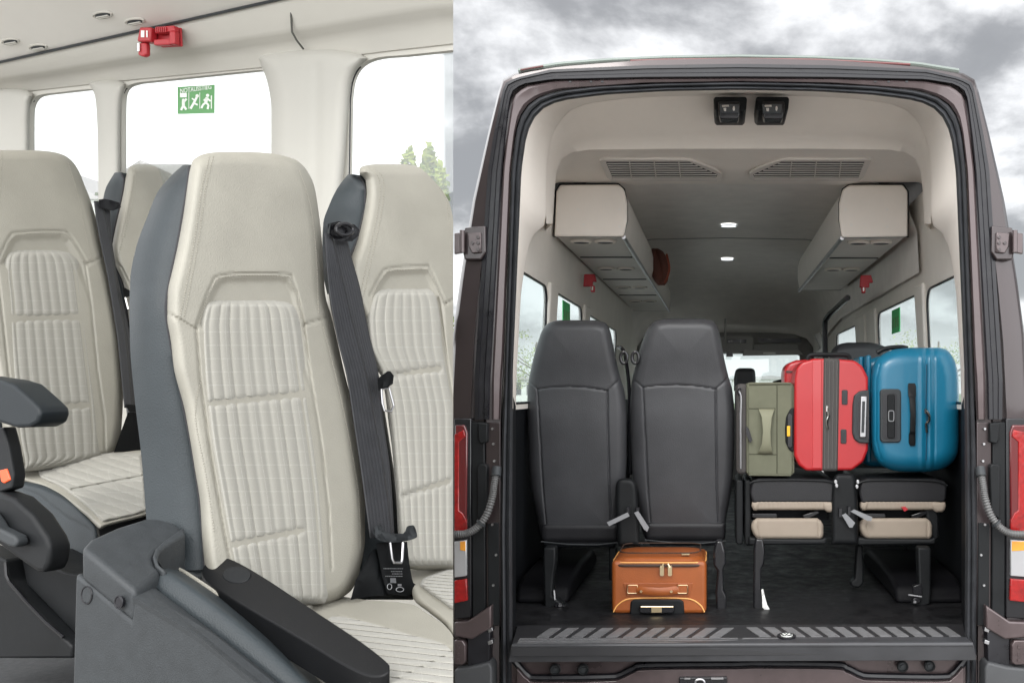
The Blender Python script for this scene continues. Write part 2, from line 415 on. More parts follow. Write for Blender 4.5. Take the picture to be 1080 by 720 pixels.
# ------------------------------------------------------------------ ground and far surroundings
bm = nb(); box(bm, -400, 400, -200, 600, -.3, 0)
tag(obj('ground', bm, mat('pale_concrete', (.30, .29, .275), .9, bump=.6, bscale=60, var=.2, vscale=3), None, 0), kind='structure')  # ground made pale to bounce light up under the lockers
bm = nb(); box(bm, -300, 300, 26, 420, -.2, .02)
tag(obj('grass_field', bm, mat('meadow', (.11, .16, .045), .95, bump=1, bscale=8, var=.3, vscale=.6), None, 0), kind='structure')
leafm = [mat('leaf_light', (.24, .30, .05), .7, var=.3, vscale=2), mat('leaf_dark', (.11, .17, .03), .7, var=.3, vscale=2)]
bark = mat('bark', (.10, .075, .05), .9, bump=1, bscale=30)
def tree(px, Y, h, wid, label, n=900):
    x = (px-CX)*Y/F
    t = thing('broadleaf_tree', label, 'tree', (x, Y, 0), 'trees beyond the car park')
    bm = nb(); tube(bm, smooth_path([(x, Y, 0), (x+.1, Y, h*.3), (x-.05, Y, h*.55), (x, Y, h*.85)], 8), [.28*h/8*(1-.1*i) for i in range(8)], 8)
    rnd = random.Random(int(px*7+Y))
    for i in range(7):
        a = rnd.uniform(0, 6.28); z0 = h*rnd.uniform(.3, .6)
        tube(bm, [(x, Y, z0), (x+math.cos(a)*wid*.2, Y+math.sin(a)*wid*.2, z0+h*.1), (x+math.cos(a)*wid*.38, Y+math.sin(a)*wid*.38, z0+h*.24)], [.09*h/8, .05*h/8, .02*h/8], 6)
    obj('trunk', bm, bark, t)
    bm = nb(); cl = [(rnd.gauss(0, .24), rnd.gauss(0, .24), rnd.uniform(.3, .95), rnd.uniform(.10, .2)) for _ in range(20)]
    for i in range(n):
        cxx, cyy, czz, cr = cl[i % len(cl)]
        q = V((rnd.gauss(0, 1), rnd.gauss(0, 1), rnd.gauss(0, 1))).normalized()*(rnd.random()**.4); cxx = max(-.4, min(.4, cxx))
        c = V((x+cxx*wid+q.x*cr*wid*1.2, Y+cyy*wid+q.y*cr*wid*1.2, h*czz+q.z*cr*h*.7))
        a = V((rnd.gauss(0, 1), rnd.gauss(0, 1), rnd.gauss(0, 1))).normalized(); b_ = a.orthogonal().normalized(); s_ = rnd.uniform(.07, .16)*h/8
        f = bm.faces.new([bm.verts.new(c+a*s_), bm.verts.new(c+b_*s_*.6), bm.verts.new(c-a*s_), bm.verts.new(c-b_*s_*.6)])
        f.material_index = rnd.random() < .4
    obj('crown', bm, leafm, t, 0)
tree(449, 34, 9.9, 1.6, 'leafy green tree at the right edge of the bright window', 5000)
tree(432, 42, 10.4, 2.6, 'tall pale green tree seen past the headrest of the nearer window seat', 1400)
tree(400, 55, 13.0, 3, 'thin far tree just over the dark edge of the widest window', 500)
tree(100, 60, 13.5, 7, 'far tree seen through the narrow window behind the left seats', 900)
tree(566, 90, 7, 7, 'small round tree on the horizon past the left luggage window')
tree(990, 80, 6.5, 8, 'low dark tree on the horizon past the right luggage window')
for px, Y, w_, h_, lab in ((55, 75, 7, 18.5, 'pale apartment block far off in the narrow cabin window'), (150, 95, 10, 23.5, 'pale gabled house far off under the green emergency sticker'),
                          (812, 120, 9, 3.4, 'low white building beyond the windscreen'), (552, 110, 6, 3.2, 'low white shed seen past the left luggage window')):
    x = (px-CX)*Y/F
    t = thing('distant_building', lab, 'building', (x, Y, 0))
    bm = nb(); box(bm, x-w_/2, x+w_/2, Y, Y+8, 0, h_*.86); obj('wall', bm, mat('render_pale', (.62, .62, .60), .9, var=.05), t, 0)
    bm = nb(); prism(bm, [(x-w_/2-.3, Y-.3, h_*.86+.01), (x+w_/2+.3, Y-.3, h_*.86+.01), (x, Y-.3, h_)], (0, 8.6, 0)); obj('roof', bm, mat('roof_tile', (.35, .33, .33), .9), t, 0)
    for i in range(4):
        for k in range(max(1, int(h_*.86//3.2))):
            bm = nb(); box(bm, x-w_/2+w_*(.12+.22*i), x-w_/2+w_*(.24+.22*i), Y-.03, Y+.05, k*3.1+1.1, k*3.1+2.5); obj('window', bm, M['bgloss'], t, 0)

# ================================================================== LEFT: CABIN OF THE MINIBUS SEEN FROM INSIDE
WDIR = V((-2.63, 1, 0)).normalized()                     # along the cabin side
NW = V((-WDIR.y, WDIR.x, 0)).normalized()
if NW.y > 0: NW = -NW                                    # normal into the cabin
INTO = -NW
p478 = P(478, 412, 2.75)
WALL = Plane(p478, NW)
FWD = -WDIR                                              # the way the seats face
EDGE = 478.0
CUT = True
cab = thing('minibus_cabin', 'pale cabin side with three windows behind the beige ribbed seats', 'vehicle', (p478.x-1, 3.3, 0))
def wallfill(outline, holes, thick, name, m_, parent, plane=WALL, bevel=.006):
    bm = nb(); edges = []
    for poly in [outline]+holes:
        vs = [bm.verts.new(plane.u(x, y)) for x, y in poly]
        edges += [bm.edges.new((vs[i], vs[(i+1) % len(vs)])) for i in range(len(vs))]
    bmesh.ops.triangle_fill(bm, use_beauty=True, use_dissolve=True, edges=edges)
    r = bmesh.ops.extrude_face_region(bm, geom=list(bm.faces))
    bmesh.ops.translate(bm, vec=INTO*thick, verts=[g for g in r['geom'] if isinstance(g, bmesh.types.BMVert)])
    return obj(name, bm, m_, parent, 40)
def curve2(pts, n=40):
    return [(v.x, v.y) for v in smooth_path([(x, y, 0) for x, y in pts], n)]
W1 = [(31, 240)]+curve2([(31, 130), (32, 112), (38, 102), (48, 99)], 14)+curve2([(92, 94), (99, 95), (102, 102), (103, 115)], 12)+[(104, 240)]
W2 = [(128, 240)]+curve2([(128, 118), (129, 100), (134, 91), (146, 87)], 14)+curve2([(272, 74), (282, 75), (286, 82), (287, 96)], 12)+[(286, 240)]
W3 = curve2([(EDGE, 53), (430, 58), (398, 61), (380, 69), (371, 84), (368, 105)], 24)+[(366, 250), (EDGE, 250)]
wallfill([(-60, -40), (EDGE, -70)]+W3+[(EDGE, 860), (-60, 800)], [W1, W2], .018, 'wall', M['walltrim'], cab)
glp = WALL.off(-.014)
for nm, poly in (('window', W1), ('window', W2), ('window', W3)):
    cx_ = sum(p[0] for p in poly)/len(poly); cy_ = sum(p[1] for p in poly)/len(poly)
    big = [(min(EDGE, cx_+(x-cx_)*1.0), cy_+(y-cy_)*1.0) for x, y in poly]
    bm = nb(); prism(bm, [glp.v(x, y) for x, y in big], INTO*.004); wdw = obj('window', bm, GL_L, cab, 0)
    # dark rubber bead along the edge seen obliquely
    bm = nb(); n_ = len(poly)
    xm_ = min(p[0] for p in poly); half = [p for p in poly if p[0] < xm_+5] if poly is not W3 else W3[14:-1]
    half = sorted(half, key=lambda p: -p[1]) if poly is not W3 else half
    tube(bm, [WALL.off(-.006).v(x+1.0, y+.6) for x, y in half], .0035, 8)
    obj('rubber_bead', bm, M['strip'], wdw)
# header band over the windows, in three facets
def lineY(pts, d, n=30):
    xs = np.linspace(-60, EDGE, n); ys = np.interp(xs, [p[0] for p in pts], [p[1] for p in pts])
    return [V(q) for q in WALL.off(d).u(xs, ys)]
topL = [(-60, 79), (50, 55), (240, 10), (478, -42)]
bm = nb(); prof = [(0, .115), (.12, .108), (.3, .092), (.46, .078), (.56, .066), (.64, .045), (.8, .025), (1, .006), (1.03, -.01)]
botL = [(-60, 103), (31, 96), (128, 85), (287, 70), (398, 55), (478, 46)]
rows_ = []
for t_, d_ in prof:
    rows_.append(lineY([(x, np.interp(x, [p[0] for p in topL], [p[1] for p in topL])*(1-t_)+t_*np.interp(x, [p[0] for p in botL], [p[1] for p in botL])) for x in np.linspace(-60, 478, 20)], d_))
vs = bridge(bm, rows_+[[q-V((0, 0, 0))+INTO*.01 for q in rows_[-1]], [q+INTO*.13 for q in rows_[0]]])
obj('header_panel', bm, M['walltrim'], cab, 40)
bm = nb(); tube(bm, [WALL.off(.1).v(307, 0-8), WALL.off(.093).v(307, 18), WALL.off(.078).v(308, 34), WALL.off(.06).v(313, 43), WALL.off(.03).v(320, 52)], .0028, 6)
obj('panel_seam', bm, mat('seam_shadow', (.10, .10, .09), .9), cab)
# pillar covers
def pillar(rows, d=.012, r=.045, w=16, feats=()):
    Pad(rows, WALL.off(d+r*.7), r, w, feats, .02, 40, 50, free=('bottom',)).build('pillar_cover', M['pillar'], cab)
pillar([(50, 312, 348), (53, 290, 364), (57, 274, 381), (62, 271, 388), (68, 274, 381), (78, 279, 374), (92, 283, 370), (115, 286, 368), (160, 286, 365), (220, 286, 360), (340, 284, 352)], feats=[groove([(334, 70), (332, 340)], .006, 5)])
pillar([(84, 108, 118), (86, 96, 128), (89, 94, 132), (95, 98, 131), (108, 101, 128), (150, 103, 127), (260, 104, 128)], r=.03, w=10)
pillar([(92, -30, 14), (95, -30, 28), (100, -30, 35), (108, -30, 32), (130, -30, 31), (260, -30, 31)], r=.03, w=9)
# overhead locker running along the roof
ZL = 1.17+H
SLOPE = .45
a_ = rows_[0][0].copy(); b_ = rows_[0][-1].copy()
NUP = (NW+V((0, 0, SLOPE)))
CEIL = Plane(a_, (b_-a_).cross(NUP))
if CEIL.n[2] > 0: CEIL.n = -CEIL.n
def along(px, py, s_):     # point on ceiling plane
    return CEIL.v(px, py)
bm = nb(); e0 = CEIL.v(-60, 62); e1 = CEIL.v(478, -62); 
o_ = NUP*.95
prism(bm, [a_, b_, b_+o_, a_+o_], (0, 0, .05))
lk = obj('overhead_locker', bm, mat('locker_grey', (.74, .72, .67), .6, var=.02), cab, 0)
bm = nb()
for q, r_ in ((.30, .007), (.33, .004), (.36, .004), (.42, .012)):
    tube(bm, [(a_-V((0, 0, .002)))+NUP*q, (b_-V((0, 0, .002)))+NUP*q], r_, 8)
obj('edge_rail', bm, M['walltrim'], lk)
bm = nb(); tube(bm, [(a_-V((0, 0, .003)))+NW*.004, (b_-V((0, 0, .003)))+NW*.004], .004, 6); obj('seal_strip', bm, M['gplastic'], lk)
for cx_, cy_ in ((108, 16), (142, 23), (11, 44), (40, 50)):
    c = CEIL.v(cx_, cy_); bm = nb()
    ring = [c+FWD*(.036*math.cos(a))+NUP*(.010*math.sin(a)) for a in np.linspace(0, 2*math.pi, 24, endpoint=False)]
    tube(bm, ring, .0035, 8, closed=True); v_ = obj('air_nozzle', bm, M['walltrim'], lk)
    bm = nb(); prism(bm, [c+(p-c)*.8-V((0, 0, .004)) for p in ring], (0, 0, .004)); obj('nozzle_core', bm, M['gplastic'], v_)
    bm = nb()
    for k in (-.5, .1):
        q = c+NUP*.008*k-V((0, 0, .005)); tube(bm, [q-FWD*.024, q+FWD*.024], .0022, 6)
    obj('vane', bm, M['walltrim'], v_)
# roof skin and outside skirt, so the cabin is a real shell
bm = nb(); prism(bm, [(a_+V((0, 0, .06)))+INTO*.17, (b_+V((0, 0, .06)))+INTO*.17, (b_+V((0, 0, .06)))+NUP*.96, (a_+V((0, 0, .06)))+NUP*.96], (0, 0, .04)); obj('roof', bm, M['paint'], cab, 0)
ZF = H-.70
# cabin floor
bm = nb()
fl = [WALL.v(-60, 500), WALL.v(EDGE, 500), P(EDGE, 500, 1.35), P(-60, 500, 1.9)]
prism(bm, [V((p.x, p.y, ZF-.04)) for p in fl], (0, 0, .04)); obj('floor_carpet', bm, M['carpet'], cab, 0)
bm = nb(); prism(bm, [V((p.x, p.y, 0)) for p in fl], (0, 0, ZF-.045)); obj('underbody', bm, M['bplastic'], cab, 0)

# hammer
hp = WALL.off(.118)
def hv(x, y, d=0): return hp.v(x, y, d)
ham = thing('emergency_hammer', 'red hammer in its holder on the pale header above the windows', 'hammer', hv(170, 60), 'red emergency hammers')
bm = nb(); prism(bm, [hv(*p) for p in [(154, 31), (158, 30), (190, 29), (191, 49), (170, 50), (165, 46), (152, 46)]], NW*-.008); obj('bracket', bm, M['red'], ham, 0, .003)
bm = nb()
prism(bm, [hv(x, y, .004) for x, y in [(156, 32), (168, 32), (167, 47), (153, 47)]], NW*.024); obj('holder', bm, M['red'], ham, 40, .004)
bm = nb(); prism(bm, [hv(x, y, .004) for x, y in [(170, 31), (190, 29.5), (191, 35.5), (170, 38)]], NW*.018); prism(bm, [hv(x, y, .004) for x, y in [(185, 35.5), (191, 35.5), (191, 49), (185, 49)]], NW*.018); prism(bm, [hv(x, y, .004) for x, y in [(168, 44), (185, 43), (185, 49.5), (168, 50)]], NW*.016)
obj('handle', bm, M['red'], ham, 40, .003)
bm = nb()
for k in range(6): prism(bm, [hv(x, y, .023) for x, y in [(172+k*2, 32), (173+k*2, 32), (173+k*2, 37), (172+k*2, 37)]], NW*.003)
obj('grip_ridge', bm, M['red'], ham, 0)
bm = nb(); prism(bm, [hv(x, y, .003) for x, y in [(153, 47), (160, 47), (160, 60), (156, 62), (151, 60)]], NW*.016); obj('head', bm, M['red'], ham, 40, .004)
bm = nb(); tube(bm, [hv(153.5, 49, .022), hv(153.5, 57, .022)], .0045, 10); obj('striker', bm, M['chrome'], ham)
bm = nb(); prism(bm, [hv(x, y, .029) for x, y in [(158, 36), (161.5, 36), (161.5, 43), (158, 43)]], NW*.001); prism(bm, [hv(x, y, .029) for x, y in [(163.5, 36), (165, 36), (165, 43), (163.5, 43)]], NW*.001)
obj('printed_mark', bm, M['white'], ham, 0)
# sticker
sp_ = WALL.off(-.010)
stk = thing('emergency_sticker', 'pale green emergency exit sticker with three white pictograms on the cabin window', 'sticker', sp_.v(207, 121), 'green exit stickers')
bm = nb(); prism(bm, [sp_.v(x, y) for x, y in [(187.5, 92), (226.5, 89.5), (226.2, 119.5), (187.5, 120.5)]], NW*.001); obj('sheet', bm, M['green'], stk, 0)
text('lettering', 'NOTAUSSTIEG', sp_.v(207, 94.4, .002), FWD, (0, 0, 1), .020, M['white'], stk)
bm = nb()
def sq(pts): prism(bm, [sp_.v(x, y, .0016) for x, y in pts], NW*.0006)
def stroke(pts, w_=1.1):
    for (x0, y0), (x1, y1) in zip(pts, pts[1:]):
        L = math.hypot(x1-x0, y1-y0); nx, ny = -(y1-y0)/L*w_, (x1-x0)/L*w_
        sq([(x0+nx, y0+ny), (x1+nx, y1+ny), (x1-nx, y1-ny), (x0-nx, y0-ny)])
sq([(190.5, 98.5), (197.5, 98.5), (197.5, 103), (190.5, 103)]); sq(ell(194, 106, 1.5, 1.5, 12)); stroke([(194, 107), (194, 112)], 1.5); stroke([(194, 111.5), (191.5, 116.5)]); stroke([(194, 111.5), (197, 116)]); stroke([(194, 108.5), (197.3, 104.5)])
stroke([(201.5, 115), (205, 109), (208.5, 102)], 1.2); sq(ell(208.5, 101.5, 1.8, 1.8, 12)); stroke([(205, 109), (209, 111)], .9); stroke([(203, 104), (205.5, 106)], .7)
sq(ell(219.5, 101, 1.7, 1.7, 12)); stroke([(219, 103), (217.5, 108.5)], 1.6); stroke([(217.5, 108.5), (220.5, 111), (219.5, 115.5)], 1.0); stroke([(217.5, 108.5), (214.5, 111), (213, 114.5)], 1.0); stroke([(219, 104), (222.5, 107)], .9); stroke([(218.5, 104), (215.5, 106.5)], .9); stroke([(223.5, 101), (223.5, 115)], .5)
for x in (199.5, 211): sq([(x, 98), (x+.5, 98), (x+.5, 115), (x, 115)])
obj('pictogram', bm, M['white'], stk, 0)

# ---- seats
th = math.radians(13)
def seatplane(c_at_mid, z):   # plane whose horizontal trace satisfies n.(X,Y)=c at height z, leaning back
    n = V((FWD.x*math.cos(th), FWD.y*math.cos(th), math.sin(th)))
    p = V((FWD.x*c_at_mid, FWD.y*c_at_mid, z))
    return Plane(p, n)
ROW1 = seatplane(-1.508, H-.0)
ROW2 = seatplane(-2.66, H+.15)
def ribs(N, amp, seams=()):
    def f(x, y, u, t):
        k = np.abs(np.sin(np.pi*np.clip(u, 0, 1)*N))**.55
        d = amp*k
        for (a, b, y0, y1) in seams:
            ys = y0+(y1-y0)*np.clip((u-a)/(b-a+1e-6), 0, 1)
            q = np.clip(np.minimum((u-a), (b-u))*20, 0, 1)
            d = d-.007*q*np.exp(-((y-ys)/2.6)**2)
        return d*np.clip(t*1.2, 0, 1)
    return f
def shell(parent, plane, rows, T, r, name='side_panel', m_=None, xr=None, bul=.012):
    """rows: (y, x outer, x seam); a closed loft that wraps the seat's side and back"""
    ys = [a[0] for a in rows]; fo = pchip(ys, [a[1] for a in rows]); fs = pchip(ys, [a[2] for a in rows])
    yy = np.linspace(ys[0], ys[-1], 60); rings = []; pb = plane.off(-T); pf = plane.off(-r*.85)
    for y in yy:
        yR = y+9*(1-(y-ys[0])/(ys[-1]-ys[0]))
        Fp = V(pf.u(fs(y), y)); L = V(pb.u(fo(y), y)); R = V(plane.off(-r-.02).u(xr(yR)-5, yR)); Rb = R-V(plane.n)*(T*.8)
        ax = (L-Fp); L_ = ax.length; out = V((0, 0, 1)).cross(ax).normalized()
        if out.y > 0: out = -out
        ring = []
        for k in range(9):
            t = k/8; ring.append(Fp.lerp(L, t)+out*(bul*math.sin(math.pi*t**.75)*min(1, L_/.06, (fs(y)-fo(y))/32)))
        for k in range(1, 4): ring.append(L.lerp(Rb, k/3)-V(plane.n)*(.02*math.sin(math.pi*k/3)))
        ring.append(R); ring.append(R.lerp(Fp, .5)-V(plane.n)*.012)
        rings.append(ring)
    bm = nb(); ringloft(bm, rings)
    return obj(name, bm, m_ or M['greyleather'], parent, 60)

def seat(label, plane, rows, woven, arch, neck, sidebits, T, seams, stitches, loc, W=14, free=(), vr=14, N=10, side_xr=None):
    t = thing('passenger_seat', label, 'seat', loc, 'beige ribbed passenger seats')
    feats = [sunk(arch, .012, 10)]+[groove(g, .0038, 1.4) for g in neck]
    p = Pad(rows, plane, .042, W, feats, .01, 170, 260, bulge=.012, free=free)
    back = p.build('backrest', M['leather'], t)
    wv = Pad(woven, plane.off(.008), .022, 9, [], .006, max(90, N*10), 130, rib=ribs(N, .0036, seams), vr=vr, free=free, bulge=.004)
    wv.build('ribbed_panel', fabA, back)
    # the darker leather yoke lying in the arch
    if stitches: p.stitch(stitches, back, M['stitch'])
    if sidebits:
        sd = shell(t, plane, sidebits, T, .042, xr=p.xr)
        # piping along the seam
        bm = nb(); ys = np.linspace(sidebits[0][0]+2, sidebits[-1][0], 60); fs = pchip([a[0] for a in sidebits], [a[2] for a in sidebits])
        tube(bm, [V(q) for q in plane.off(-.037).u(fs(ys)-.3, ys)], .0028, 6); obj('piping', bm, M['darkthread'], sd)
    return t, p, back

# foreground seat
rowsA = [(160, 232, 262), (161.5, 219, 284), (164.5, 210, 300), (170, 203, 314), (179, 200, 323), (195, 197.5, 331), (227, 193, 336.5), (260, 187, 340), (283, 182, 341), (310, 176.5, 343),
         (335, 176, 350), (360, 180, 356), (387, 183, 362), (430, 194, 372), (493, 205, 381), (533, 211, 385), (567, 213, 385), (598, 216, 380), (620, 225, 372), (632, 245, 357), (638, 270, 340)]
wovA = [(315, 228, 288), (317, 219, 302), (322, 214, 311), (331, 211, 316), (345, 209, 319), (390, 211, 325), (430, 215, 331), (470, 220, 337), (520, 229, 343), (560, 236, 346), (600, 244, 348), (625, 250, 348), (636, 262, 342)]
archA = [(203, 348), (212, 322), (222, 302), (230, 292), (240, 289), (296, 288), (306, 292), (314, 305), (324, 345), (330, 420), (300, 350), (225, 350)]
sideA = [(174, 193, 200), (182, 184, 199.5), (203, 166, 197), (227, 156, 193), (263, 143, 186.5), (293, 137.5, 180), (325, 136.5, 175.5), (360, 137, 180), (420, 142, 192), (480, 149, 203.5), (543, 154, 212), (600, 158, 216)]
sA, pA, bA = seat('nearest beige seat with ribbed cloth panel and grey side beside the armrest', ROW1, rowsA, wovA, archA,
     [[(176, 330), (190, 337), (206, 347)], [(320, 343), (334, 338), (350, 333)], [(207, 347), (211, 400), (222, 480), (236, 560), (246, 610)], [(320, 345), (328, 400), (338, 460), (346, 530), (350, 600)], curve2([(207, 345), (222, 303), (236, 290), (298, 289), (310, 298), (321, 344)], 24)],
     sideA, .13, [(0.02, .98, 426, 415), (.02, .8, 575, 558)],
     [curve2([(221, 165), (213, 200), (206, 250), (197, 300), (190, 334)], 30), curve2([(225, 165), (217, 200), (210, 250), (201, 300), (194, 336)], 30), curve2([(316, 180), (327, 215), (333, 262), (336, 330)], 30),
      curve2([(209, 341), (223, 305), (237, 292), (297, 291), (308, 299), (318, 338)], 40), curve2([(212, 400), (206, 440), (217, 500), (226, 560)], 20), curve2([(341, 345), (355, 400), (368, 460), (378, 520), (380, 580)], 30)],
     ROW1.v(250, 640))
# window seat of the same row
E = EDGE
rowsB = [(173, 396, 424), (174.5, 385, 437), (177, 380, 443), (182, 379, 449), (190, 385, 457), (203, 386.5, 468), (217, 385, 475), (235, 381.5, E), (253, 377, E), (283, 368, E), (300, 369, E), (317, 374, E), (340, 383, E), (377, 390, E), (400, 403, E), (447, 410, E), (503, 417, E), (573, 422, E), (590, 424, E), (598, 428, E), (601, 440, E)]
wovB = [(303, 408, 446), (305, 399, 453), (309, 393, 457), (318, 389, 461), (337, 386, 464), (363, 388, 466), (400, 403, 472), (440, 410, E), (523, 417.5, E), (580, 421.5, E), (593, 425, E), (597, 432, E)]
archB = [(390, 312), (396, 298), (402, 289), (410, 283), (446, 281), (454, 284), (460, 296), (470, 320), (474, 395), (456, 330), (395, 330)]
sideB = [(184, 367, 374), (190, 362, 382), (200, 355, 385.5), (217, 347, 385), (235, 341, 381), (253, 340, 376.5), (283, 340, 367), (310, 345, 371)]
sB, pB, bB = seat('beige ribbed seat by the window pillar, behind the black seat belts', ROW1, rowsB, wovB, archB,
     [[(470, 320), (478, 316)], [(462, 315), (470, 370), (478, 420)], curve2([(390, 312), (402, 290), (411, 283), (446, 281), (454, 284), (470, 320)], 24)],
     sideB, .12, [(0.05, .97, 397, 388), (.05, .99, 524, 506)],
     [curve2([(393, 177), (404, 188), (404, 215), (395, 260), (384, 310), (378, 326)], 30), curve2([(389, 177), (400, 189), (400, 215), (391, 260), (380, 310), (376, 318)], 30), curve2([(394, 308), (404, 292), (412, 286), (445, 284), (452, 287), (468, 318)], 40), curve2([(463, 198), (471, 212), (475, 250), (476, 300)], 20)],
     ROW1.v(440, 610), W=12, free=('right',), N=8)
Pad([(236, 346, 392), (260, 345, 385), (300, 346, 380), (400, 366, 400), (500, 380, 416), (600, 378, 428), (632, 372, 436)], ROW1.off(-.06), .02, 6, [], .03, 20, 40).build('back_shell', M['greyleather'], sB)
# row behind
rowsC = [(158.5, 0, 36), (159.5, -14, 50), (162, -20, 63), (168, -24, 74), (180, -28, 83), (195, -30, 89), (210, -30, 95), (230, -29, 101), (270, -24, 110), (303, -20, 118), (357, -12, 127), (410, -3, 130), (447, 2, 128.5), (470, 5, 125.5), (482, 8, 115), (492, 12, 60), (497, 16, 34)]
wovC = [(262, 22, 58), (263.5, 13, 68), (267, 7, 77), (274, 3, 84), (285, 2, 87.5), (317, 5, 92), (350, 7, 96.5), (390, 10, 101.5), (430, 14, 106), (465, 18, 108), (480, 21, 108), (490, 24, 80), (496, 26, 40)]
archC = [(-4, 280), (3, 263), (10, 250), (20, 245), (65, 244), (75, 250), (92, 278), (98, 330), (80, 285), (5, 285)]
sC, pC, bC = seat('beige ribbed seat with dark armrest and red buckle at the picture edge', ROW2, rowsC, wovC, archC,
     [[(92, 278), (101, 275), (111, 268)], [(-4, 275), (4, 345), (14, 440), (22, 497)], [(90, 278), (96, 320), (103, 390), (110, 440), (111, 480)], curve2([(-2, 275), (10, 250), (21, 245), (65, 244), (76, 251), (93, 279)], 24)],
     None, .12, [(0.0, .98, 336, 334), (.3, .88, 430, 427)],
     [curve2([(72, 172), (82, 205), (90, 245), (97, 275)], 24), curve2([(2, 163), (0, 200), (-3, 240)], 16), curve2([(4, 262), (12, 252), (22, 247), (64, 246), (74, 253), (88, 276)], 30)],
     ROW2.v(60, 500), W=10, vr=10, N=9)
bm = nb()
ringloft(bm, [[ROW2.v(pC.xl(y)+2, y, -.045), ROW2.v(pC.xr(y)-1, y, -.045), ROW2.v(pC.xr(y)+3, y, -.075)+V((0, .0, 0)), ROW2.v(pC.xr(y)+3.5, y, -.12), ROW2.v(pC.xl(y)+2, y, -.14)] for y in np.linspace(164, 476, 40)])
obj('back_shell', bm, M['greyleather'], sC, 60)
rowsD = [(173, 146, 200), (174.5, 140, 205), (178, 135.5, 209), (187, 132.5, 213), (200, 130.5, 215), (217, 127, 216), (243, 121, 218), (262, 118, 218), (275, 120, 218), (300, 130, 218), (360, 138, 218), (440, 146, 218), (480, 150, 218)]
wovD = [(290, 150, 200), (294, 142, 208), (320, 141, 212), (400, 148, 213), (470, 152, 213)]
archD = [(138, 300), (146, 272), (160, 262), (200, 262), (212, 300), (205, 310), (150, 310)]
sideD = [(182, 121, 128), (190, 116, 131), (200, 111, 130), (217, 108, 126.5), (243, 107, 120.5), (262, 106, 117.5), (275, 107, 119.5), (300, 112, 129), (360, 125, 137), (480, 138, 149)]
sD, pD, bD = seat('beige seat half hidden between the picture-edge seat and the nearest seat', ROW2, rowsD, wovD, archD, [[(137, 300), (128, 282), (119, 274)]], sideD, .10, [],
     [curve2([(142, 178), (143, 195), (137, 225), (129, 255), (124, 272)], 20), curve2([(139.5, 178), (140, 195), (134, 225), (126, 255)], 20)], ROW2.v(160, 490), W=9, N=7)

# cushions of the near row: horizontal pads
CUA = Plane((0, 0, H-.425), (0, 0, 1))
ROWD = INTO
def ribs_dir(plane, pitch, amp):
    def f(x, y, u, t):
        q = plane.u(x, y)@np.array(ROWD); return amp*np.abs(np.sin(np.pi*q/pitch))**.55*np.clip(t*1.2, 0, 1)
    return f
ca = Pad([(622, 296, 330), (632, 310, 384), (636, 318, 432), (645, 325, 448), (660, 335, 470), (672, 340, E), (700, 350, E), (760, 380, E), (800, 400, E)], CUA, .03, 9, [groove([(360, 652), (478, 686)], .004, 2)], .08, 60, 70, free=('right', 'bottom'))
ca.build('cushion', M['leather'], sA)
wa = Pad([(649, 349, 356), (652, 345, 372), (658, 344, 396), (668, 350, 430), (680, 358, 470), (690, 366, E), (720, 385, E), (760, 400, E), (800, 420, E)], CUA.off(.006), .014, 5, [groove([(478, 688), (440, 706), (405, 722)], .0022, 2.2)], .01, 150, 420, rib=ribs_dir(CUA, .031, .0032), free=('right', 'bottom'))
wa.build('cushion_panel', fabA, sA)
cb_ = Pad([(584, 462, E), (592, 442, E), (600, 428, E), (608, 426, E), (622, 432, E), (634, 438, E), (645, 452, E), (660, 470, E), (671, 476.5, E)], CUA.off(.004), .03, 8, [], .06, 40, 50, free=('right',))
cb_.build('cushion', M['leather'], sB)
Pad([(600, 472, E), (604, 460, E), (610, 446, E), (616, 443, E), (624, 452, E), (634, 466, E), (642, 477, E)], CUA.off(.012), .012, 4, [], .01, 70, 200, rib=ribs_dir(CUA, .031, .003), free=('right',)).build('cushion_panel', fabA, sB)
qa, qb, qc = P(15, 497, 2.62), P(115, 476, 2.80), P(130, 551, 2.40)
CUC = Plane(qa, (qb-qa).cross(qc-qa))
if CUC.n[2] < 0: CUC.n = -CUC.n
cc = Pad([(474, 96, 152), (480, 66, 153), (488, 36, 154), (496, 15, 155), (503, 16, 156), (512, 40, 157), (530, 72, 158), (541, 87, 159), (546, 93, 146), (551, 98, 126), (555, 102, 112), (557.5, 105, 107)], CUC, .018, 5, [], .004, 60, 60)
cc.build('cushion', M['leather'], sC)
Pad([(477, 108, 150), (482, 86, 150), (488, 62, 151), (496, 40, 152), (503, 42, 153), (512, 60, 154), (530, 86, 155), (537, 94, 156), (542, 99, 146), (546, 103, 130), (549, 106, 116), (550.5, 108, 111)], CUC.off(.006), .012, 4, [groove([(76, 516), (150, 502)], .005, 1.5)], .01, 110, 280, rib=ribs_dir(CUC, .033, .003), vr=12).build('cushion_panel', fabA, sC)
# dark flank of that cushion
def slab(polys, vec, name, m_, parent, bevel=.006, seg=3, smooth=40):
    bm = nb(); prism(bm, polys, vec); return obj(name, bm, m_, parent, smooth, bevel, seg)
flankY = Plane(CUC.v(104, 558)+V((0, 0, 0)), (NW.x, NW.y, .0))
fk = flankY
rows_f = [(505, 12, 22), (508, 11, 40), (515, 13, 57), (525, 20, 74), (540, 32, 91), (556, 44, 104), (575, 50, 106), (592, 52, 106), (612, 55, 103)]
qd, qe, qf = P(15, 505, 2.60), P(104, 556, 2.405), P(60, 610, 2.42)
fl_pl = Plane(qd, (qe-qd).cross(qf-qd))
if fl_pl.n[1] > 0: fl_pl.n = -fl_pl.n
Pad(rows_f, fl_pl, .03, 8, [groove([(14, 512), (40, 522), (70, 546), (100, 562)], .002, 2)], .10, 50, 50).build('cushion_flank', M['greyleather'], sC)
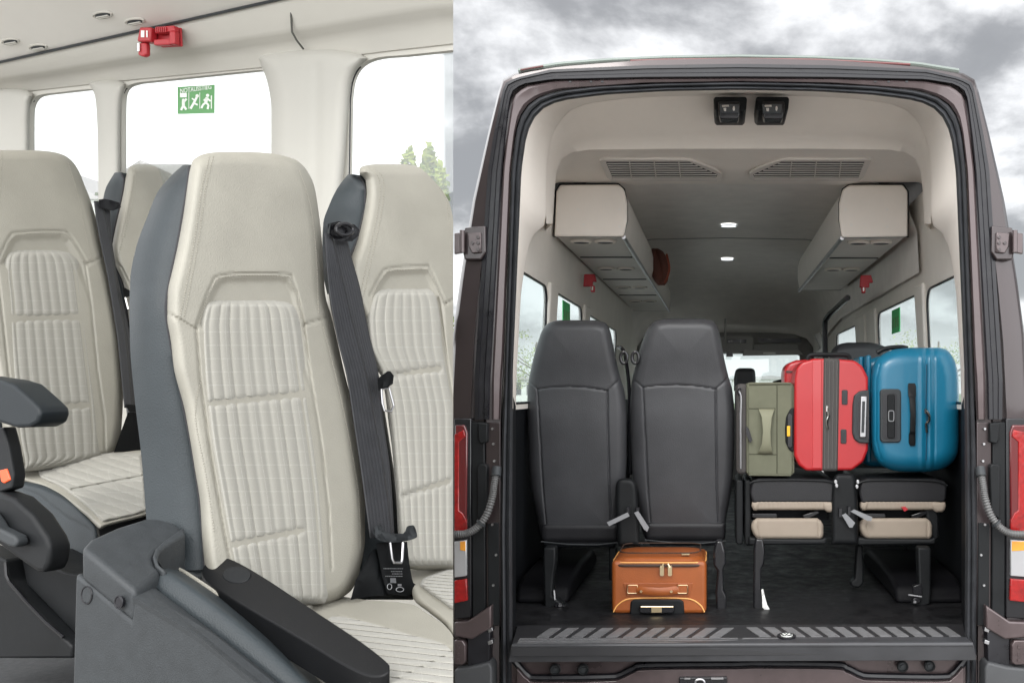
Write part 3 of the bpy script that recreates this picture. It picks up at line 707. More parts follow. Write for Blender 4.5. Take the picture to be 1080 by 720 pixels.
slab([fl_pl.v(x, y, -.05) for x, y in [(100, 556), (160, 540), (160, 600), (100, 616)]], INTO*.04, 'cushion_front', M['greyleather'], sC)
slab([P(x, y, 2.78) for x, y in [(70, 536), (175, 532), (175, 650), (70, 650)]], INTO*.1, 'seat_box', M['bplastic'], sC, .004)
# armrest, buckle, recliner cover and lever
arm = Plane(P(20, 425, 2.2), (NW.x, NW.y, .12))
slab([arm.v(x, y) for x, y in [(-30, 396), (0, 400.5), (14, 405), (32, 421), (41, 430), (42.5, 437), (39, 446), (30, 450.5), (16, 451), (0, 446), (-30, 440)]], INTO*.07, 'armrest', mat('dark_armrest_leather', (.014, .018, .021), .45, bump=.3, bscale=400, spec=.25), sC, .014, 4, 60)
bk = Plane(P(8, 490, 2.25), (NW.x, NW.y, .2))
bq = slab([bk.v(x, y) for x, y in [(-6, 452), (4, 450), (9, 470), (14, 500), (12, 515), (-2, 520), (-8, 500)]], INTO*.03, 'belt_buckle', M['bplastic'], sC, .005)
slab([bk.v(x, y, .003) for x, y in [(0, 496), (8, 494), (12, 506), (5, 510), (2, 508)]], INTO*.02, 'release_button', M['orange'], bq, .003)
rc = Plane(P(25, 565, 2.18), (NW.x, NW.y, .1))
rcv = slab([rc.v(x, y) for x, y in [(-30, 512), (0, 520), (14, 525), (34, 543), (49, 566), (53, 577), (51, 594), (46, 604), (38, 603), (26, 595), (0, 576), (-30, 560)]], INTO*.05, 'recliner_cover', M['bplastic'], sC, .01, 4)
slab([rc.v(x, y, .03) for x, y in [(-14, 536), (2, 541), (8, 549), (12, 556), (31, 565), (33, 572), (30, 577), (22, 575), (4, 564), (-14, 556)]], INTO*.028, 'lever', M['gplastic'], rcv, .008, 4)
bs = Plane(P(40, 640, 2.25), (NW.x, NW.y, .0))
slab([bs.v(x, y) for x, y in [(-30, 576), (6, 590), (9, 612), (22, 628), (76, 681), (76, 694), (-30, 694)]], INTO*.06, 'seat_base', M['bplastic'], sC, .006)
bm = nb(); tube(bm, [bs.v(x, y, .005) for x, y in [(8, 592), (9, 606), (12, 613), (30, 634), (50, 655), (69, 671)]], .0035, 6); obj('base_edge', bm, M['bgloss'], sC)
slab([bs.v(x, y, -.03) for x, y in [(8, 588), (56, 606), (84, 610), (84, 690), (66, 672), (14, 618)]], INTO*.3, 'seat_box', M['bplastic'], sC, .004)

# big armrest console of the nearest seat (grey plastic side unit)
SIDE = Plane(P(144, 640, 1.52), (NW.x, NW.y, 0))     # the flank facing the aisle
def sv(x, y, d=0): return SIDE.v(x, y, d)
con = thing('seat_side_console', 'grey plastic side console with folded armrest on the nearest seat', 'armrest', V((sv(144, 640).x, sv(144, 640).y, ZF)))
def cline(pts, off, n=40):
    q = smooth_path([(x, y, 0) for x, y in pts], n); return [V(SIDE.off(off).u(v.x, v.y)) for v in q]
l1 = [(140, 629), (206, 669), (249, 703), (330, 768), (420, 840)]
l2 = [(157, 614), (180, 632), (249, 684), (330, 748), (420, 818)]
l3 = [(166, 603), (183, 599), (213, 616), (262, 651), (302, 681), (340, 721), (400, 790)]
lo = [(140, 900), (206, 900), (249, 900), (330, 900), (420, 900)]
mid = [(160, 607), (185, 612), (232, 645), (285, 688), (330, 728), (410, 800)]
bm = nb(); prism(bm, [sv(x, y) for x, y in [(79, 604), (138, 654), (141, 630)]+[(v.x, v.y) for v in smooth_path([(x, y, 0) for x, y in l1], 12)][1:]+[(420, 900), (74, 900), (76, 720)]], INTO*.03); obj('side_shell', bm, M['gplastic'], con, 40, .006, 3)
A1, A2, A3 = cline(l1, -.001), cline(l2, -.055), cline(l3, -.165)
bm = nb(); bridge(bm, [[p-V((0, 0, .03)) for p in cline(l1, -.004)], cline(l1, .0015), [p.lerp(q, .12)+V((0, 0, .004)) for p, q in zip(A1, A2)], [p.lerp(q, .85)+V((0, 0, .002)) for p, q in zip(A1, A2)], A2, [p-V((0, 0, .02))+INTO*.004 for p in A2], [p-V((0, 0, .05)) for p in cline(l1, -.05)]]); obj('top_strip', bm, M['gplastic'], con, 60)
Bm = cline(mid, -.085)
rows3 = []
for t in np.linspace(0, 1, 12):
    rows3.append([(p+INTO*.004).lerp(m_.lerp(m_, 0), 2*t) if t < .5 else m_.lerp(q, 2*t-1) for p, m_, q in zip(A2, Bm, A3)])
rows3 = [[p+(NW*.35+V((0, 0, .8)))*(.014*math.sin(math.pi*min(1, t*1.05))) for p in rw] for t, rw in zip(np.linspace(0, 1, 12), rows3)]
bm = nb(); bridge(bm, [[p-V((0, 0, .03)) for p in rows3[0]]]+rows3+[[p-V((0, 0, .06))+INTO*.01 for p in rows3[-1]]]); obj('leather_flank', bm, M['greyleather'], con, 70)
bm = nb(); tube(bm, [p+V((0, 0, .002)) for p in A3[2:]], .0032, 8); obj('piping', bm, M['leather'], con)
capP = [(86, 577), (95, 567), (122, 555), (154, 545), (170, 546.5), (185, 551), (193, 557), (194.5, 565), (176, 574), (166, 581), (162, 588), (164, 596), (170, 602), (158, 613), (143, 623)]
ta, tb_, tcx = sv(86, 577, .004), sv(143, 623, .004), SIDE.off(-.19).v(176, 548)
TOPP = Plane(ta, (tb_-ta).cross(tcx-ta))
if TOPP.n[2] < 0: TOPP.n = -TOPP.n
slab([TOPP.v(x, y) for x, y in capP], (0, 0, -.052), 'cap', M['gplastic'], con, .009, 5, 60)
slab([TOPP.v(x, y, .004) for x, y in [(192.5, 557), (194.5, 566), (178, 575), (168, 583), (166, 590), (169, 598), (176, 604), (171, 604), (163, 597), (160, 588), (163, 580), (172, 571.5), (184, 563)]], (0, 0, -.06), 'cap_rim', M['gplastic'], con, .004, 4, 60)
for (x, y, rx, ry, m_) in ((92, 627, 4.8, 8.5, 'gplastic'), (129, 634, 3.4, 6.0, 'strip')):
    slab([sv(a_2, b_2, .0065 if y > 630 else .0012) for a_2, b_2 in ell(x, y, rx, ry)], INTO*.006, 'screw_cap', M[m_], con, .0008, 2)
    bm = nb(); tube(bm, [sv(a_2, b_2, .0062 if y > 630 else .0008) for a_2, b_2 in ell(x, y, rx+.6, ry+.6, 28)], .0012, 6, closed=True); obj('screw_rim', bm, M['strip'], con)
DK = Plane(P(215, 575, 1.86), (V(NW)*.8+V((0, 0, 1))*.4)[:])
slab([DK.v(x, y) for x, y in [(190, 560), (215, 574), (228, 590), (236, 604), (205, 612), (184, 602), (175, 590), (186, 578)]], INTO*.05, 'hinge_gaiter', M['greyleather'], con, .012, 4)
# the armrest pad
AP = Plane(P(300, 640, 1.60), (V((0, 0, 1))*.80+V(NW)*.50)[:])
top_ = curve2([(226, 588), (237, 587.5), (249, 591), (279, 608), (329, 641), (379, 674), (404, 693), (411, 700)], 30)
bot_ = curve2([(411, 707), (402, 712), (386, 711), (362, 700), (330, 681), (296, 661), (249, 634), (223, 617), (214, 608), (213, 600), (218, 592)], 30)
slab([AP.v(x, y) for x, y in top_+bot_], (0, 0, -.045), 'armrest_pad', mat('armrest_black', (.006, .0062, .0068), .36, bump=.3, bscale=600, spec=.18), con, .021, 8, 70)
slab([AP.v(x, y, .0015) for x, y in ell(250, 606, 15, 8.5)], (0, 0, -.01), 'pivot_cover', M['bplastic'], con, .001, 2)

# belts
def ribbon(rows, plane, name, m_, parent):
    return Pad(rows, plane, .003, 2, [], .001, 41, 60, rib=lambda x, y, u, t: .0007*np.abs(np.sin(np.pi*u*7))**.6*t).build(name, m_, parent)
belt = thing('seat_belt', 'two black seat belts with buckle hanging between the two front beige seats', 'seat belt', ROW1.v(400, 620))
BP = ROW1.off(.012)
ribbon([(246, 342, 350), (262, 343, 354), (300, 346, 363), (350, 354, 375), (400, 366, 388), (450, 373.5, 397), (500, 381, 406), (545, 387, 412), (567, 390, 414)], BP.off(.012), 'webbing', mat('sheen_webbing', (.026, .027, .030), .48, spec=.3, bump=.7, bscale=600, var=.2, vscale=20), belt)  # lighter grey puts the front belt's sheen into its colour
ribbon([(252, 352, 366), (275, 355, 372), (300, 361, 379), (350, 372, 389), (398, 384, 400), (440, 394, 404), (500, 402, 412), (566, 409, 416)], BP, 'webbing', M['web'], belt)
slab([BP.v(x, y, .02) for x, y in [(341, 238), (350, 236), (360, 238), (365, 243), (364, 250), (357, 256), (346, 256), (340, 250)]], INTO*.02, 'belt_guide', M['bgloss'], belt, .006, 4)
bm = nb(); tube(bm, [BP.v(352+9*math.cos(a), 246+6*math.sin(a), .03) for a in np.linspace(0, 2*math.pi, 24, endpoint=False)], .0045, 8, closed=True); obj('guide_ring', bm, M['bgloss'], belt)
# buckle tongues
slab([BP.v(x, y, .03) for x, y in [(386, 402), (397, 394), (401, 399), (400, 408), (397, 410), (393, 414), (387, 416)]], INTO*.012, 'belt_tongue', M['bplastic'], belt, .003)
bm = nb(); tube(bm, [BP.v(x, y, .03) for x, y in [(391, 414), (392, 428), (394, 436), (401, 437), (404, 431), (399, 412)]], .0023, 6, closed=True); obj('tongue_plate', bm, M['steel'], belt)
buc = slab([BP.v(x, y, .034) for x, y in curve2([(381, 558), (385, 557), (388, 564), (399, 566), (412, 565), (416, 558), (420, 558), (423, 567), (421, 571), (410, 574), (398, 574.5), (385, 572), (380, 565)], 40)], INTO*.012, 'tongue_bar', M['gplastic'], belt, .002)
bm = nb(); tube(bm, [BP.v(x, y, .036) for x, y in [(397, 575), (399, 592), (401, 596), (409, 596), (410, 592), (411, 575)]], .0028, 6); obj('tongue_plate', bm, M['steel'], buc)
lb = slab([BP.v(x, y, .02) for x, y in [(388, 574), (418, 573), (420, 595), (423, 612), (428, 628), (418, 630), (400, 627), (395, 610)]], INTO*.012, 'belt_label', M['bplastic'], belt, .002)
slab([BP.v(x, y, .012) for x, y in [(388, 580), (400, 600), (404, 629), (385, 630), (364, 634), (370, 612)]], INTO*.02, 'belt_sleeve', M['bplastic'], belt, .004)
slab([BP.v(x, y, .016) for x, y in [(420, 614), (430, 622), (441, 624), (443, 628), (436, 631), (424, 631)]], INTO*.02, 'anchor_boot', M['bgloss'], belt, .004)
bm = nb(); rnd = random.Random(3)
for (y, x0, x1) in ((600.5, 396, 416), (603.5, 404, 416), (606, 405, 416), (608.5, 398, 416)):
    x = x0
    while x < x1:
        l_ = rnd.uniform(.7, 1.6); prism(bm, [BP.v(a, b_, .0215) for a, b_ in [(x, y), (x+l_, y), (x+l_, y+.9), (x, y+.9)]], NW*.0004); x += l_+.5
prism(bm, [BP.v(a, b_, .0215) for a, b_ in [(403, 611), (409, 611), (409.3, 616), (403.3, 616)]], NW*.0004)
prism(bm, [BP.v(a, b_, .0215) for a, b_ in [(411, 617), (415, 617), (415, 619.5), (411, 619.5)]], NW*.0004)
obj('label_print', bm, M['strap'], lb, 0)
bm = nb(); tube(bm, [BP.v(413+4*math.cos(a), 623+2.4*math.sin(a), .022) for a in np.linspace(0, 2*math.pi, 16, endpoint=False)], .0008, 5, closed=True)
tube(bm, [BP.v(402+2.4*math.cos(a), 620+3*math.sin(a), .022) for a in np.linspace(0, 2*math.pi, 16, endpoint=False)], .0008, 5, closed=True); obj('label_mark', bm, M['strap'], lb)
b2 = thing('seat_belt', 'black seat belt hanging in the gap beside the half hidden seat', 'seat belt', ROW2.v(135, 475))
BQ = ROW2.off(.005)
ribbon([(212, 99, 107), (230, 101, 112), (262, 107, 118), (290, 113, 122), (330, 119.5, 129), (360, 124, 134), (400, 128, 138), (430, 131, 140)], BQ.off(.01), 'webbing', M['web'], b2)
ribbon([(213, 104, 116), (240, 107, 117), (280, 114, 122), (320, 122, 130), (360, 130, 138), (400, 134, 141), (440, 137, 143)], BQ, 'webbing', M['web'], b2)
slab([BQ.v(x, y, .02) for x, y in [(98, 212), (105, 211), (115, 214), (117, 220), (108, 224), (100, 221)]], INTO*.02, 'belt_guide', M['bgloss'], b2, .004)
slab([BQ.v(x, y, .02) for x, y in [(123, 304), (130, 308), (131, 314), (125, 316)]], INTO*.01, 'belt_tongue', M['bplastic'], b2, .002)
bm = nb(); tube(bm, [BQ.v(x, y, .024) for x, y in [(126, 316), (129, 328), (134, 329), (132, 320)]], .003, 6); obj('tongue_plate', bm, M['chrome'], b2)
slab([BQ.v(x, y, .022) for x, y in [(126, 428), (144, 430), (145, 437), (130, 436)]], INTO*.014, 'tongue_bar', M['bplastic'], b2, .003)
lb2 = slab([BQ.v(x, y, .015) for x, y in [(131, 436), (147, 438), (149, 476), (116, 478), (124, 455)]], INTO*.014, 'belt_label', M['bplastic'], b2, .003)

CUT = False
# ================================================================== RIGHT: MINIBUS FROM BEHIND, REAR DOORS OPEN
van = thing('minibus', 'brown minibus seen from behind with both rear doors swung open', 'minibus', (.073, 3.5, 0))
def full(left):   # mirror a left half polyline (bottom -> top centre)
    return left+[(mx(x), y) for x, y in left[::-1][1:]]
NP = 150
def ring(left, Y, dx=0, dy=0):
    a = resample(full(left), NP); return [P(x, y, Y) for x, y in a]
R1 = [(474, 900), (474, 640), (474, 430), (478, 350), (486, 290), (499, 210), (515, 140), (527, 92), (530, 84), (536, 79), (548, 76), (590, 69), (680, 62), (779, 60)]
R4 = [(529, 900), (528, 640), (527, 560), (529, 460), (532, 390), (539, 180), (544, 140), (548, 125), (556, 112), (570, 102), (590, 96), (630, 91), (700, 88), (779, 86.5)]
R5 = [(541, 900), (540.5, 640), (540, 560), (541, 390), (550, 180), (555, 145), (560, 130), (568, 118), (580, 110), (600, 105), (640, 100), (700, 96.5), (779, 95)]
def lerp(a, b_, t):
    A = resample(full(a), NP); B = resample(full(b_), NP); return A*(1-t)+B*t
def r2(arr, Y): return [P(x, y, Y) for x, y in arr]
bm = nb()
bridge(bm, [[p+V((0, .30, 0)) for p in ring(R1, 3.56)], ring(R1, 3.56), ring(R1, 3.525), r2(lerp(R1, R4, .06), 3.508), r2(lerp(R1, R4, .4), 3.50), r2(lerp(R1, R4, .42), 3.54), r2(lerp(R1, R4, .66), 3.545), r2(lerp(R1, R4, .70), 3.52), r2(lerp(R1, R4, .97), 3.53), ring(R4, 3.57)])
obj('body', bm, M['paint'], van, 40)
bm = nb(); top_r = [q for q in ring(R1, 3.87) if q.z > H+.74]; bridge(bm, [top_r, [q+V((0, 5.0, 0)) for q in top_r], [V((q.x*.97, q.y+6.0, q.z-.35)) for q in top_r]]); obj('roof', bm, M['paint'], van, 40)
# black weather strip in the door gap
S1 = [(501, 442), (500.5, 400), (502, 375), (514.5, 180), (521, 140), (531, 92), (534, 86.5), (545, 82), (580, 73.5), (680, 69), (779, 67.5)]
S2 = [(516, 442), (517, 400), (518.5, 375), (529.5, 180), (533, 145), (538, 105), (542, 95), (552, 89), (582, 84.5), (680, 82.5), (779, 82)]
bm = nb(); bridge(bm, [ring(S1, 3.52), ring(S1, 3.493), r2(lerp(S1, S2, .25), 3.489), r2(lerp(S1, S2, .3), 3.494), r2(lerp(S1, S2, .6), 3.494), r2(lerp(S1, S2, .66), 3.487), r2(lerp(S1, S2, .9), 3.487), ring(S2, 3.493), ring(S2, 3.52)])
obj('weatherstrip', bm, M['strip'], van, 30)
# painted jamb
J1 = [(519, 442), (519, 400), (520, 375), (530.5, 180), (534.5, 145), (540, 108), (545, 98), (556, 91), (584, 86), (680, 83.5), (779, 83)]
bm = nb(); J2 = [(527.5, 442), (529, 400), (531, 375), (538.5, 180), (543, 142), (547, 124), (555, 111), (569, 101.5), (589, 95), (680, 88), (779, 86.2)]
bridge(bm, [ring(J1, 3.53), ring(J1, 3.494), r2(lerp(J1, J2, .2), 3.488), r2(lerp(J1, J2, .8), 3.492), ring(J2, 3.50), ring(J2, 3.54)])
obj('door_jamb', bm, M['paintdull'], van, 30)
# rear door seal: two-ridged rubber profile
bm = nb(); bridge(bm, [ring(R4, 3.56), r2(lerp(R4, R5, .03), 3.50), r2(lerp(R4, R5, .22), 3.482), r2(lerp(R4, R5, .4), 3.488), r2(lerp(R4, R5, .46), 3.502), r2(lerp(R4, R5, .54), 3.494), r2(lerp(R4, R5, .75), 3.486), r2(lerp(R4, R5, .93), 3.50), ring(R5, 3.53), r2(lerp(R4, R5, 1.0), 3.60)])
obj('door_seal', bm, M['seal'], van, 50)
# roof edge strip; its thin red lines paint in a reflection
bm = nb(); a = resample([(547, 75.4), (590, 68.5), (640, 64.5), (700, 61.8), (779, 60.5)], 30); tube(bm, [P(x, y, 3.53) for x, y in a]+[P(mx(x), y, 3.53) for x, y in a[::-1][1:]], .010, 8)
obj('roof_edge_strip', bm, mat('roof_edge', (.16, .19, .17), .3, .3, coat=.5), van)
for x0, x1 in ((663, 980),):
    bm = nb(); xs = np.linspace(665, 960, 40)
    ys = np.interp(xs, [663, 700, 779, 860, 960], [64.6, 63.4, 62.6, 63.4, 68.2]); tube(bm, [P(x, y, 3.513) for x, y in zip(xs, ys)], .0045, 8); obj('red_reflection', bm, mat('dull_red_reflection', (.16, .045, .045), .3, coat=.6), van)
bm = nb(); tube(bm, [P(x, y, 3.513) for x, y in [(549, 74), (560, 72), (573, 69.9)]], .004, 8); obj('red_reflection', bm, mat('dull_red_reflection2', (.12, .04, .04), .3, coat=.6), van)
# clips on the top of the frame
bm = nb()
for x in (600, 622, 634, 922, 936, 955): pxbox(bm, x, x+2.5, 85.5, 87, 3.486, .01)
obj('trim_clip', bm, M['gplastic'], van, 0)

# interior trim ring
R6 = [(544, 900), (544, 470), (544, 430), (545, 390), (549.5, 310), (554, 276), (559, 255), (566, 243), (575, 237), (576.5, 232), (577, 180), (579, 158), (583, 142), (590, 128), (602, 116), (620, 109), (660, 104), (700, 102), (779, 100)]
R6u = [(576, 236), (577, 180), (579, 158), (583, 142), (590, 128), (602, 116), (620, 109), (660, 104), (700, 102), (779, 100)]
a6 = resample(full(R6), NP)
bm = nb(); bridge(bm, [r2(lerp(R5, R5, 0), 3.545), r2(lerp(R5, R6, .12), 3.58), r2(lerp(R5, R6, .9), 3.80), r2(lerp(R6, R6, 0), 3.86)])
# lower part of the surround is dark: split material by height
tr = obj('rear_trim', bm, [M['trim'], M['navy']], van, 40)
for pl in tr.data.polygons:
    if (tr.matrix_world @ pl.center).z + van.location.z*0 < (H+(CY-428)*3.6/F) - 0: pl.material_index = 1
R7 = [(583, 236), (585, 200), (587, 180), (592, 168), (602, 161), (620, 158), (700, 157), (779, 157)]
R7b = [(583, 236), (584.5, 190), (587, 172), (592, 160), (604, 153), (622, 149.5), (700, 148), (779, 148)]
R8 = [(573, 245), (574, 222), (576, 200), (581, 195), (590, 192.3), (650, 192.3), (672, 196), (700, 194), (760, 194), (779, 194)]
HY7, HY8 = 4.1, 4.6
def lin(a, b_, t, Y):
    A = resample(full(a), NP); B = resample(full(b_), NP); return [P(x, y, Y) for x, y in (A*(1-t)+B*t)]
bm = nb(); bridge(bm, [lin(R6u, R6u, 0, 3.85), lin(R6u, R7b, .12, 3.875), lin(R6u, R7b, .5, 3.95), lin(R6u, R7b, .85, 4.03), lin(R6u, R7b, 1, 4.07), lin(R7, R7, 0, HY7), lin(R7, R7, 0, HY7+.004), lin(R7, R8, .5, 4.34), lin(R8, R8, 0, HY8), [p+V((0, .06, .02)) for p in lin(R8, R8, 0, HY8)], [p+V((0, .08, .09)) for p in lin(R8, R8, 0, HY8)]])
obj('header_trim', bm, M['trim'], van, 50)
# roof lining (with crown) and front slope
XC = .067
prof = [(-.87, .20), (-.87, .55), (-.86, .74), (-.80, .89), (-.68, .965), (-.5, .99), (0, 1.0), (.5, .99), (.68, .965), (.80, .89), (.86, .74), (.87, .55), (.87, .20)]
def sect(Y, dz=0, sc_=1): return [V((XC+x, Y, H+(z if z < .6 else z+dz))) for x, z in prof]
bm = nb(); bridge(bm, [[V((XC+x, 4.63, H+z)) for x, z in prof[1:12]], [V((XC+x, 7.6, H+z)) for x, z in prof[1:12]], [V((XC+x, 8.9, H+z-.10)) for x, z in prof[1:12]], [V((XC+x, 9.75, H+z*.55)) for x, z in prof[1:12]]])
obj('ceiling', bm, M['ceiling'], van, 50)
# seam lines of the ceiling cloth
bm = nb()
for Y in (6.5, 8.0): tube(bm, [V((XC+x, Y, H+z-.003)) for x, z in prof[4:9]], .003, 5)
obj('ceiling_seam', bm, mat('ceiling_seam', (.33, .32, .30), .9), van)
# roof lights
for (x, y, Y) in ((768.5, 236.5, 5.97), (767, 273.5, 7.5)):
    c = P(x, y, Y); bm = nb(); prism(bm, [V((c.x+.045*math.cos(a), Y+.03*math.sin(a), H+.985)) for a in np.linspace(0, 2*math.pi, 20, endpoint=False)], (0, 0, .012)); o_ = obj('roof_lamp', bm, M['led'], van, 0)
    bm = nb(); tube(bm, [V((c.x+.05*math.cos(a), Y+.035*math.sin(a), H+.987)) for a in np.linspace(0, 2*math.pi, 20, endpoint=False)], .003, 6, closed=True); obj('lamp_ring', bm, M['chrome'], o_)
# side walls with window openings
def vwall(X, s_, wins, name):
    pl = Plane((X, 5, H), (-s_, 0, .09))
    def q(Y, z): return V((X-s_*.05*z+(s_*.012 if z < -.077 else 0), Y, H+z))
    def build(outline, holes, thick, nm, m_):
        bm = nb(); ed = []
        for poly in [outline]+holes:
            vs = [bm.verts.new(q(*p)) for p in poly]; ed += [bm.edges.new((vs[i], vs[(i+1) % len(vs)])) for i in range(len(vs))]
        bmesh.ops.triangle_fill(bm, use_beauty=True, use_dissolve=True, edges=ed)
        r = bmesh.ops.extrude_face_region(bm, geom=list(bm.faces))
        bmesh.ops.translate(bm, vec=(s_*thick, 0, 0), verts=[g for g in r['geom'] if isinstance(g, bmesh.types.BMVert)])
        return obj(nm, bm, m_, van, 40)
    build([(3.84, -.075), (9.75, -.075), (9.75, .86), (3.84, .92)], wins, .012, 'side_lining', M['lining'])
    hs = []
    for wp in wins:
        my = sum(p[0] for p in wp)/len(wp); mz = sum(p[1] for p in wp)/len(wp); hs.append([(my+(p[0]-my)*1.03+.07, mz+(p[1]-mz)*1.06) for p in wp])
    bm = nb(); ed = []
    for poly in [[(3.87, -1.2), (9.8, -1.2), (9.8, .60), (8.9, .82), (3.87, .82)]]+hs:
        vs = [bm.verts.new(q(*p)+V((s_*.03, 0, 0))) for p in poly]; ed += [bm.edges.new((vs[i], vs[(i+1) % len(vs)])) for i in range(len(vs))]
    bmesh.ops.triangle_fill(bm, use_beauty=True, use_dissolve=True, edges=ed); obj('body_side', bm, M['paint'], van, 0)
    build([(3.62, -.95), (9.75, -.95), (9.75, -.078), (3.62, -.078)], [], .05, 'side_panel', M['navy'])
    for wpoly in wins:
        bm = nb(); prism(bm, [q(*p)+V((s_*.006, 0, 0)) for p in wpoly], (s_*.004, 0, 0)); g = obj('side_window', bm, GL_R, van, 0)
        bm = nb(); tube(bm, [q(*p)+V((s_*.003, 0, 0)) for p in wpoly], .006, 6, closed=True); obj('window_rubber', bm, M['strip'], g)
def rwin(y0, y1, z0, z1, r=.09):
    return [(a, b_) for a, b_ in rr(y0, y1, z0, z1, r, 6)]
XL, XR = -.805, .985
vwall(XL, -1, [rwin(3.9, 4.58, -.05, .475), rwin(4.80, 5.75, -.05, .475), rwin(6.0, 7.7, -.05, .46)], 'l')
vwall(XR, 1, [rwin(3.9, 4.60, -.05, .465), rwin(4.80, 6.0, -.05, .465), rwin(6.9, 8.1, -.05, .455)], 'r')
# pillar ribs between windows
for X_, g_, prs in ((XL, 1, ((4.60, 4.76), (5.80, 5.96))), (XR, -1, ((4.64, 4.77), (6.05, 6.3), (6.5, 6.85)))):
    for Y0, Y1 in prs:
        bm = nb(); prism(bm, [V((X_+g_*.012, Y0, H-.07)), V((X_+g_*.012, Y1, H-.07)), V((X_+g_*.042, Y1+.03, H+.50)), V((X_+g_*.042, Y0-.03, H+.50))], (-g_*.022, 0, 0))
        obj('window_pillar', bm, M['lining'], van, 40, .015, 3)
# sliding door edge
bm = nb(); tube(bm, smooth_path([P(871, 395, 6.4), P(870, 345, 6.4), P(873, 334, 6.35), P(881, 326, 6.2), P(894, 314, 5.7)], 20), .018, 8); obj('door_edge', bm, M['strip'], van)
# front of the cab: bulkhead with windscreen opening
bm = nb(); ed = []
for poly in ([(-.86, -.95), (1.0, -.95), (1.0, .62), (-.86, .62)], [(-.72, -.18), (.85, -.18), (.80, .34), (.72, .40), (-.58, .40), (-.66, .34)]):
    vs = [bm.verts.new(V((x, 9.7, H+z))) for x, z in poly]; ed += [bm.edges.new((vs[i], vs[(i+1) % len(vs)])) for i in range(len(vs))]
bmesh.ops.triangle_fill(bm, use_beauty=True, use_dissolve=True, edges=ed)
r = bmesh.ops.extrude_face_region(bm, geom=list(bm.faces)); bmesh.ops.translate(bm, vec=(0, .08, 0), verts=[g for g in r['geom'] if isinstance(g, bmesh.types.BMVert)])
obj('cab_front', bm, mat('cab_trim', (.24, .235, .225), .8), van, 0)
bm = nb(); box(bm, -.74, .87, 9.74, 9.745, H-.2, H+.42); obj('windscreen', bm, GL_R, van, 0)
bm = nb(); pxprism(bm, rr(756, 795, 354, 372, 4), 9.3, .3); pxprism(bm, rr(790, 842, 362, 373, 2), 9.35, .3); obj('cab_console', bm, mat('cab_console', (.30, .295, .28), .7), van, 40, .01)
bm = nb(); pxbox(bm, 767, 787, 358, 361.5, 9.28, .03); pxbox(bm, 766, 773, 371, 376, 9.28, .05); pxbox(bm, 800, 845, 357, 361, 9.25, .05); obj('console_slot', bm, M['strip'], van, 0)
bm = nb(); pxprism(bm, [(785, 369), (843, 369), (847, 374), (783, 375)], 9.2, .03); vis = obj('sun_visor', bm, mat('visor', (.36, .35, .33), .8), van, 0, .005)
bm = nb(); pxbox(bm, 805, 818, 371.5, 373, 9.195, .005); obj('visor_label', bm, M['white'], vis, 0)
bm = nb(); tube(bm, [P(765, 336, 9.1), P(765, 362, 9.1)], .010, 8); tube(bm, smooth_path([P(862, 352, 8.2), P(868, 366, 8.2), P(864, 372, 8.2), P(858, 376, 8.2)], 10), .03, 8); obj('grab_rail', bm, mat('grab_rail', (.34, .33, .31), .6), van)

# overhead lockers
def locker(poly, Y, L, name, inner):
    t = thing('overhead_locker', name, 'locker', P(poly[0][0], poly[-1][1], Y), 'overhead lockers along the ceiling')
    bm = nb(); pxprism(bm, poly, Y+.012, L); body = obj('locker_body', bm, M['lockerund'], t, 40, .012, 3)
    cx_ = sum(p[0] for p in poly)/len(poly); cy_ = sum(p[1] for p in poly)/len(poly)
    cp = [(cx_+(x-cx_)*1.012, cy_+(y-cy_)*1.012) for x, y in poly]
    bm = nb(); pxprism(bm, cp, Y-.012, .022); cap = obj('end_cap', bm, M['lockerface'], t, 40, .010, 4)
    bm = nb(); tube(bm, [P(x, y, Y+.014) for x, y in [(cx_+(x-cx_)*1.02, cy_+(y-cy_)*1.02) for x, y in poly]], .004, 6, closed=True); obj('shadow_gap', bm, M['strip'], t)
    bm = nb()
    for x, y in ((cx_-22, cy_+4), (cx_+22, cy_+4), (cx_-16, cy_+20), (cx_+22, cy_+22)):
        pxprism(bm, ell(x, y, 1.6, 1.4, 10), Y-.0135, .004)
    obj('screw_plug', bm, M['lockerund'], cap, 0)
    xi, yi = inner; p = P(xi, yi, Y)
    bm = nb(); tube(bm, [p+V((0, .01, -.002)), p+V((0, L, -.002))], .010, 8); obj('edge_rail', bm, M['steel'], t)
    zb = p.z-.004
    xs_ = [P(poly[-1][0], 0, Y).x, P(poly[-2][0], 0, Y).x]; xa, xb = min(xs_), max(xs_)
    k = 0; yy = Y+.16
    while yy < Y+L-.2:
        for f in (.32, .68):
            x = xa+(xb-xa)*f; bm = nb()
            tube(bm, [V((x+.045*math.cos(a), yy+.045*math.sin(a), zb+.002)) for a in np.linspace(0, 2*math.pi, 20, endpoint=False)], .009, 6, closed=True)
            g = obj('air_nozzle', bm, M['lockerface'], t)
            bm = nb(); prism(bm, [V((x+.037*math.cos(a), yy+.037*math.sin(a), zb-.004)) for a in np.linspace(0, 2*math.pi, 16, endpoint=False)], (0, 0, .006)); obj('nozzle_core', bm, M['gplastic'], g, 0)
        yy += 1.05
        if yy < Y+L-.2:
            bm = nb(); tube(bm, [V((xa+.02, yy-.5, zb+.001)), V((xb-.02, yy-.5, zb+.001))], .0035, 5); obj('panel_seam', bm, M['gplastic'], t)
    bm = nb(); pxprism(bm, [(cx_+(x-cx_)*1.0, cy_+(y-cy_)*1.0) for x, y in poly], Y+.012, .015)
    for v in bm.verts: v.co.y += L
    obj('end_plate', bm, M['strip'], t, 0, .005)
    return t
locker([(587, 202), (591, 195), (652, 194.5), (658, 200), (661, 214), (661, 232), (657.5, 249), (585, 249)], 4.6, 4.3, 'long overhead locker above the two upright black seats', (657.5, 249))
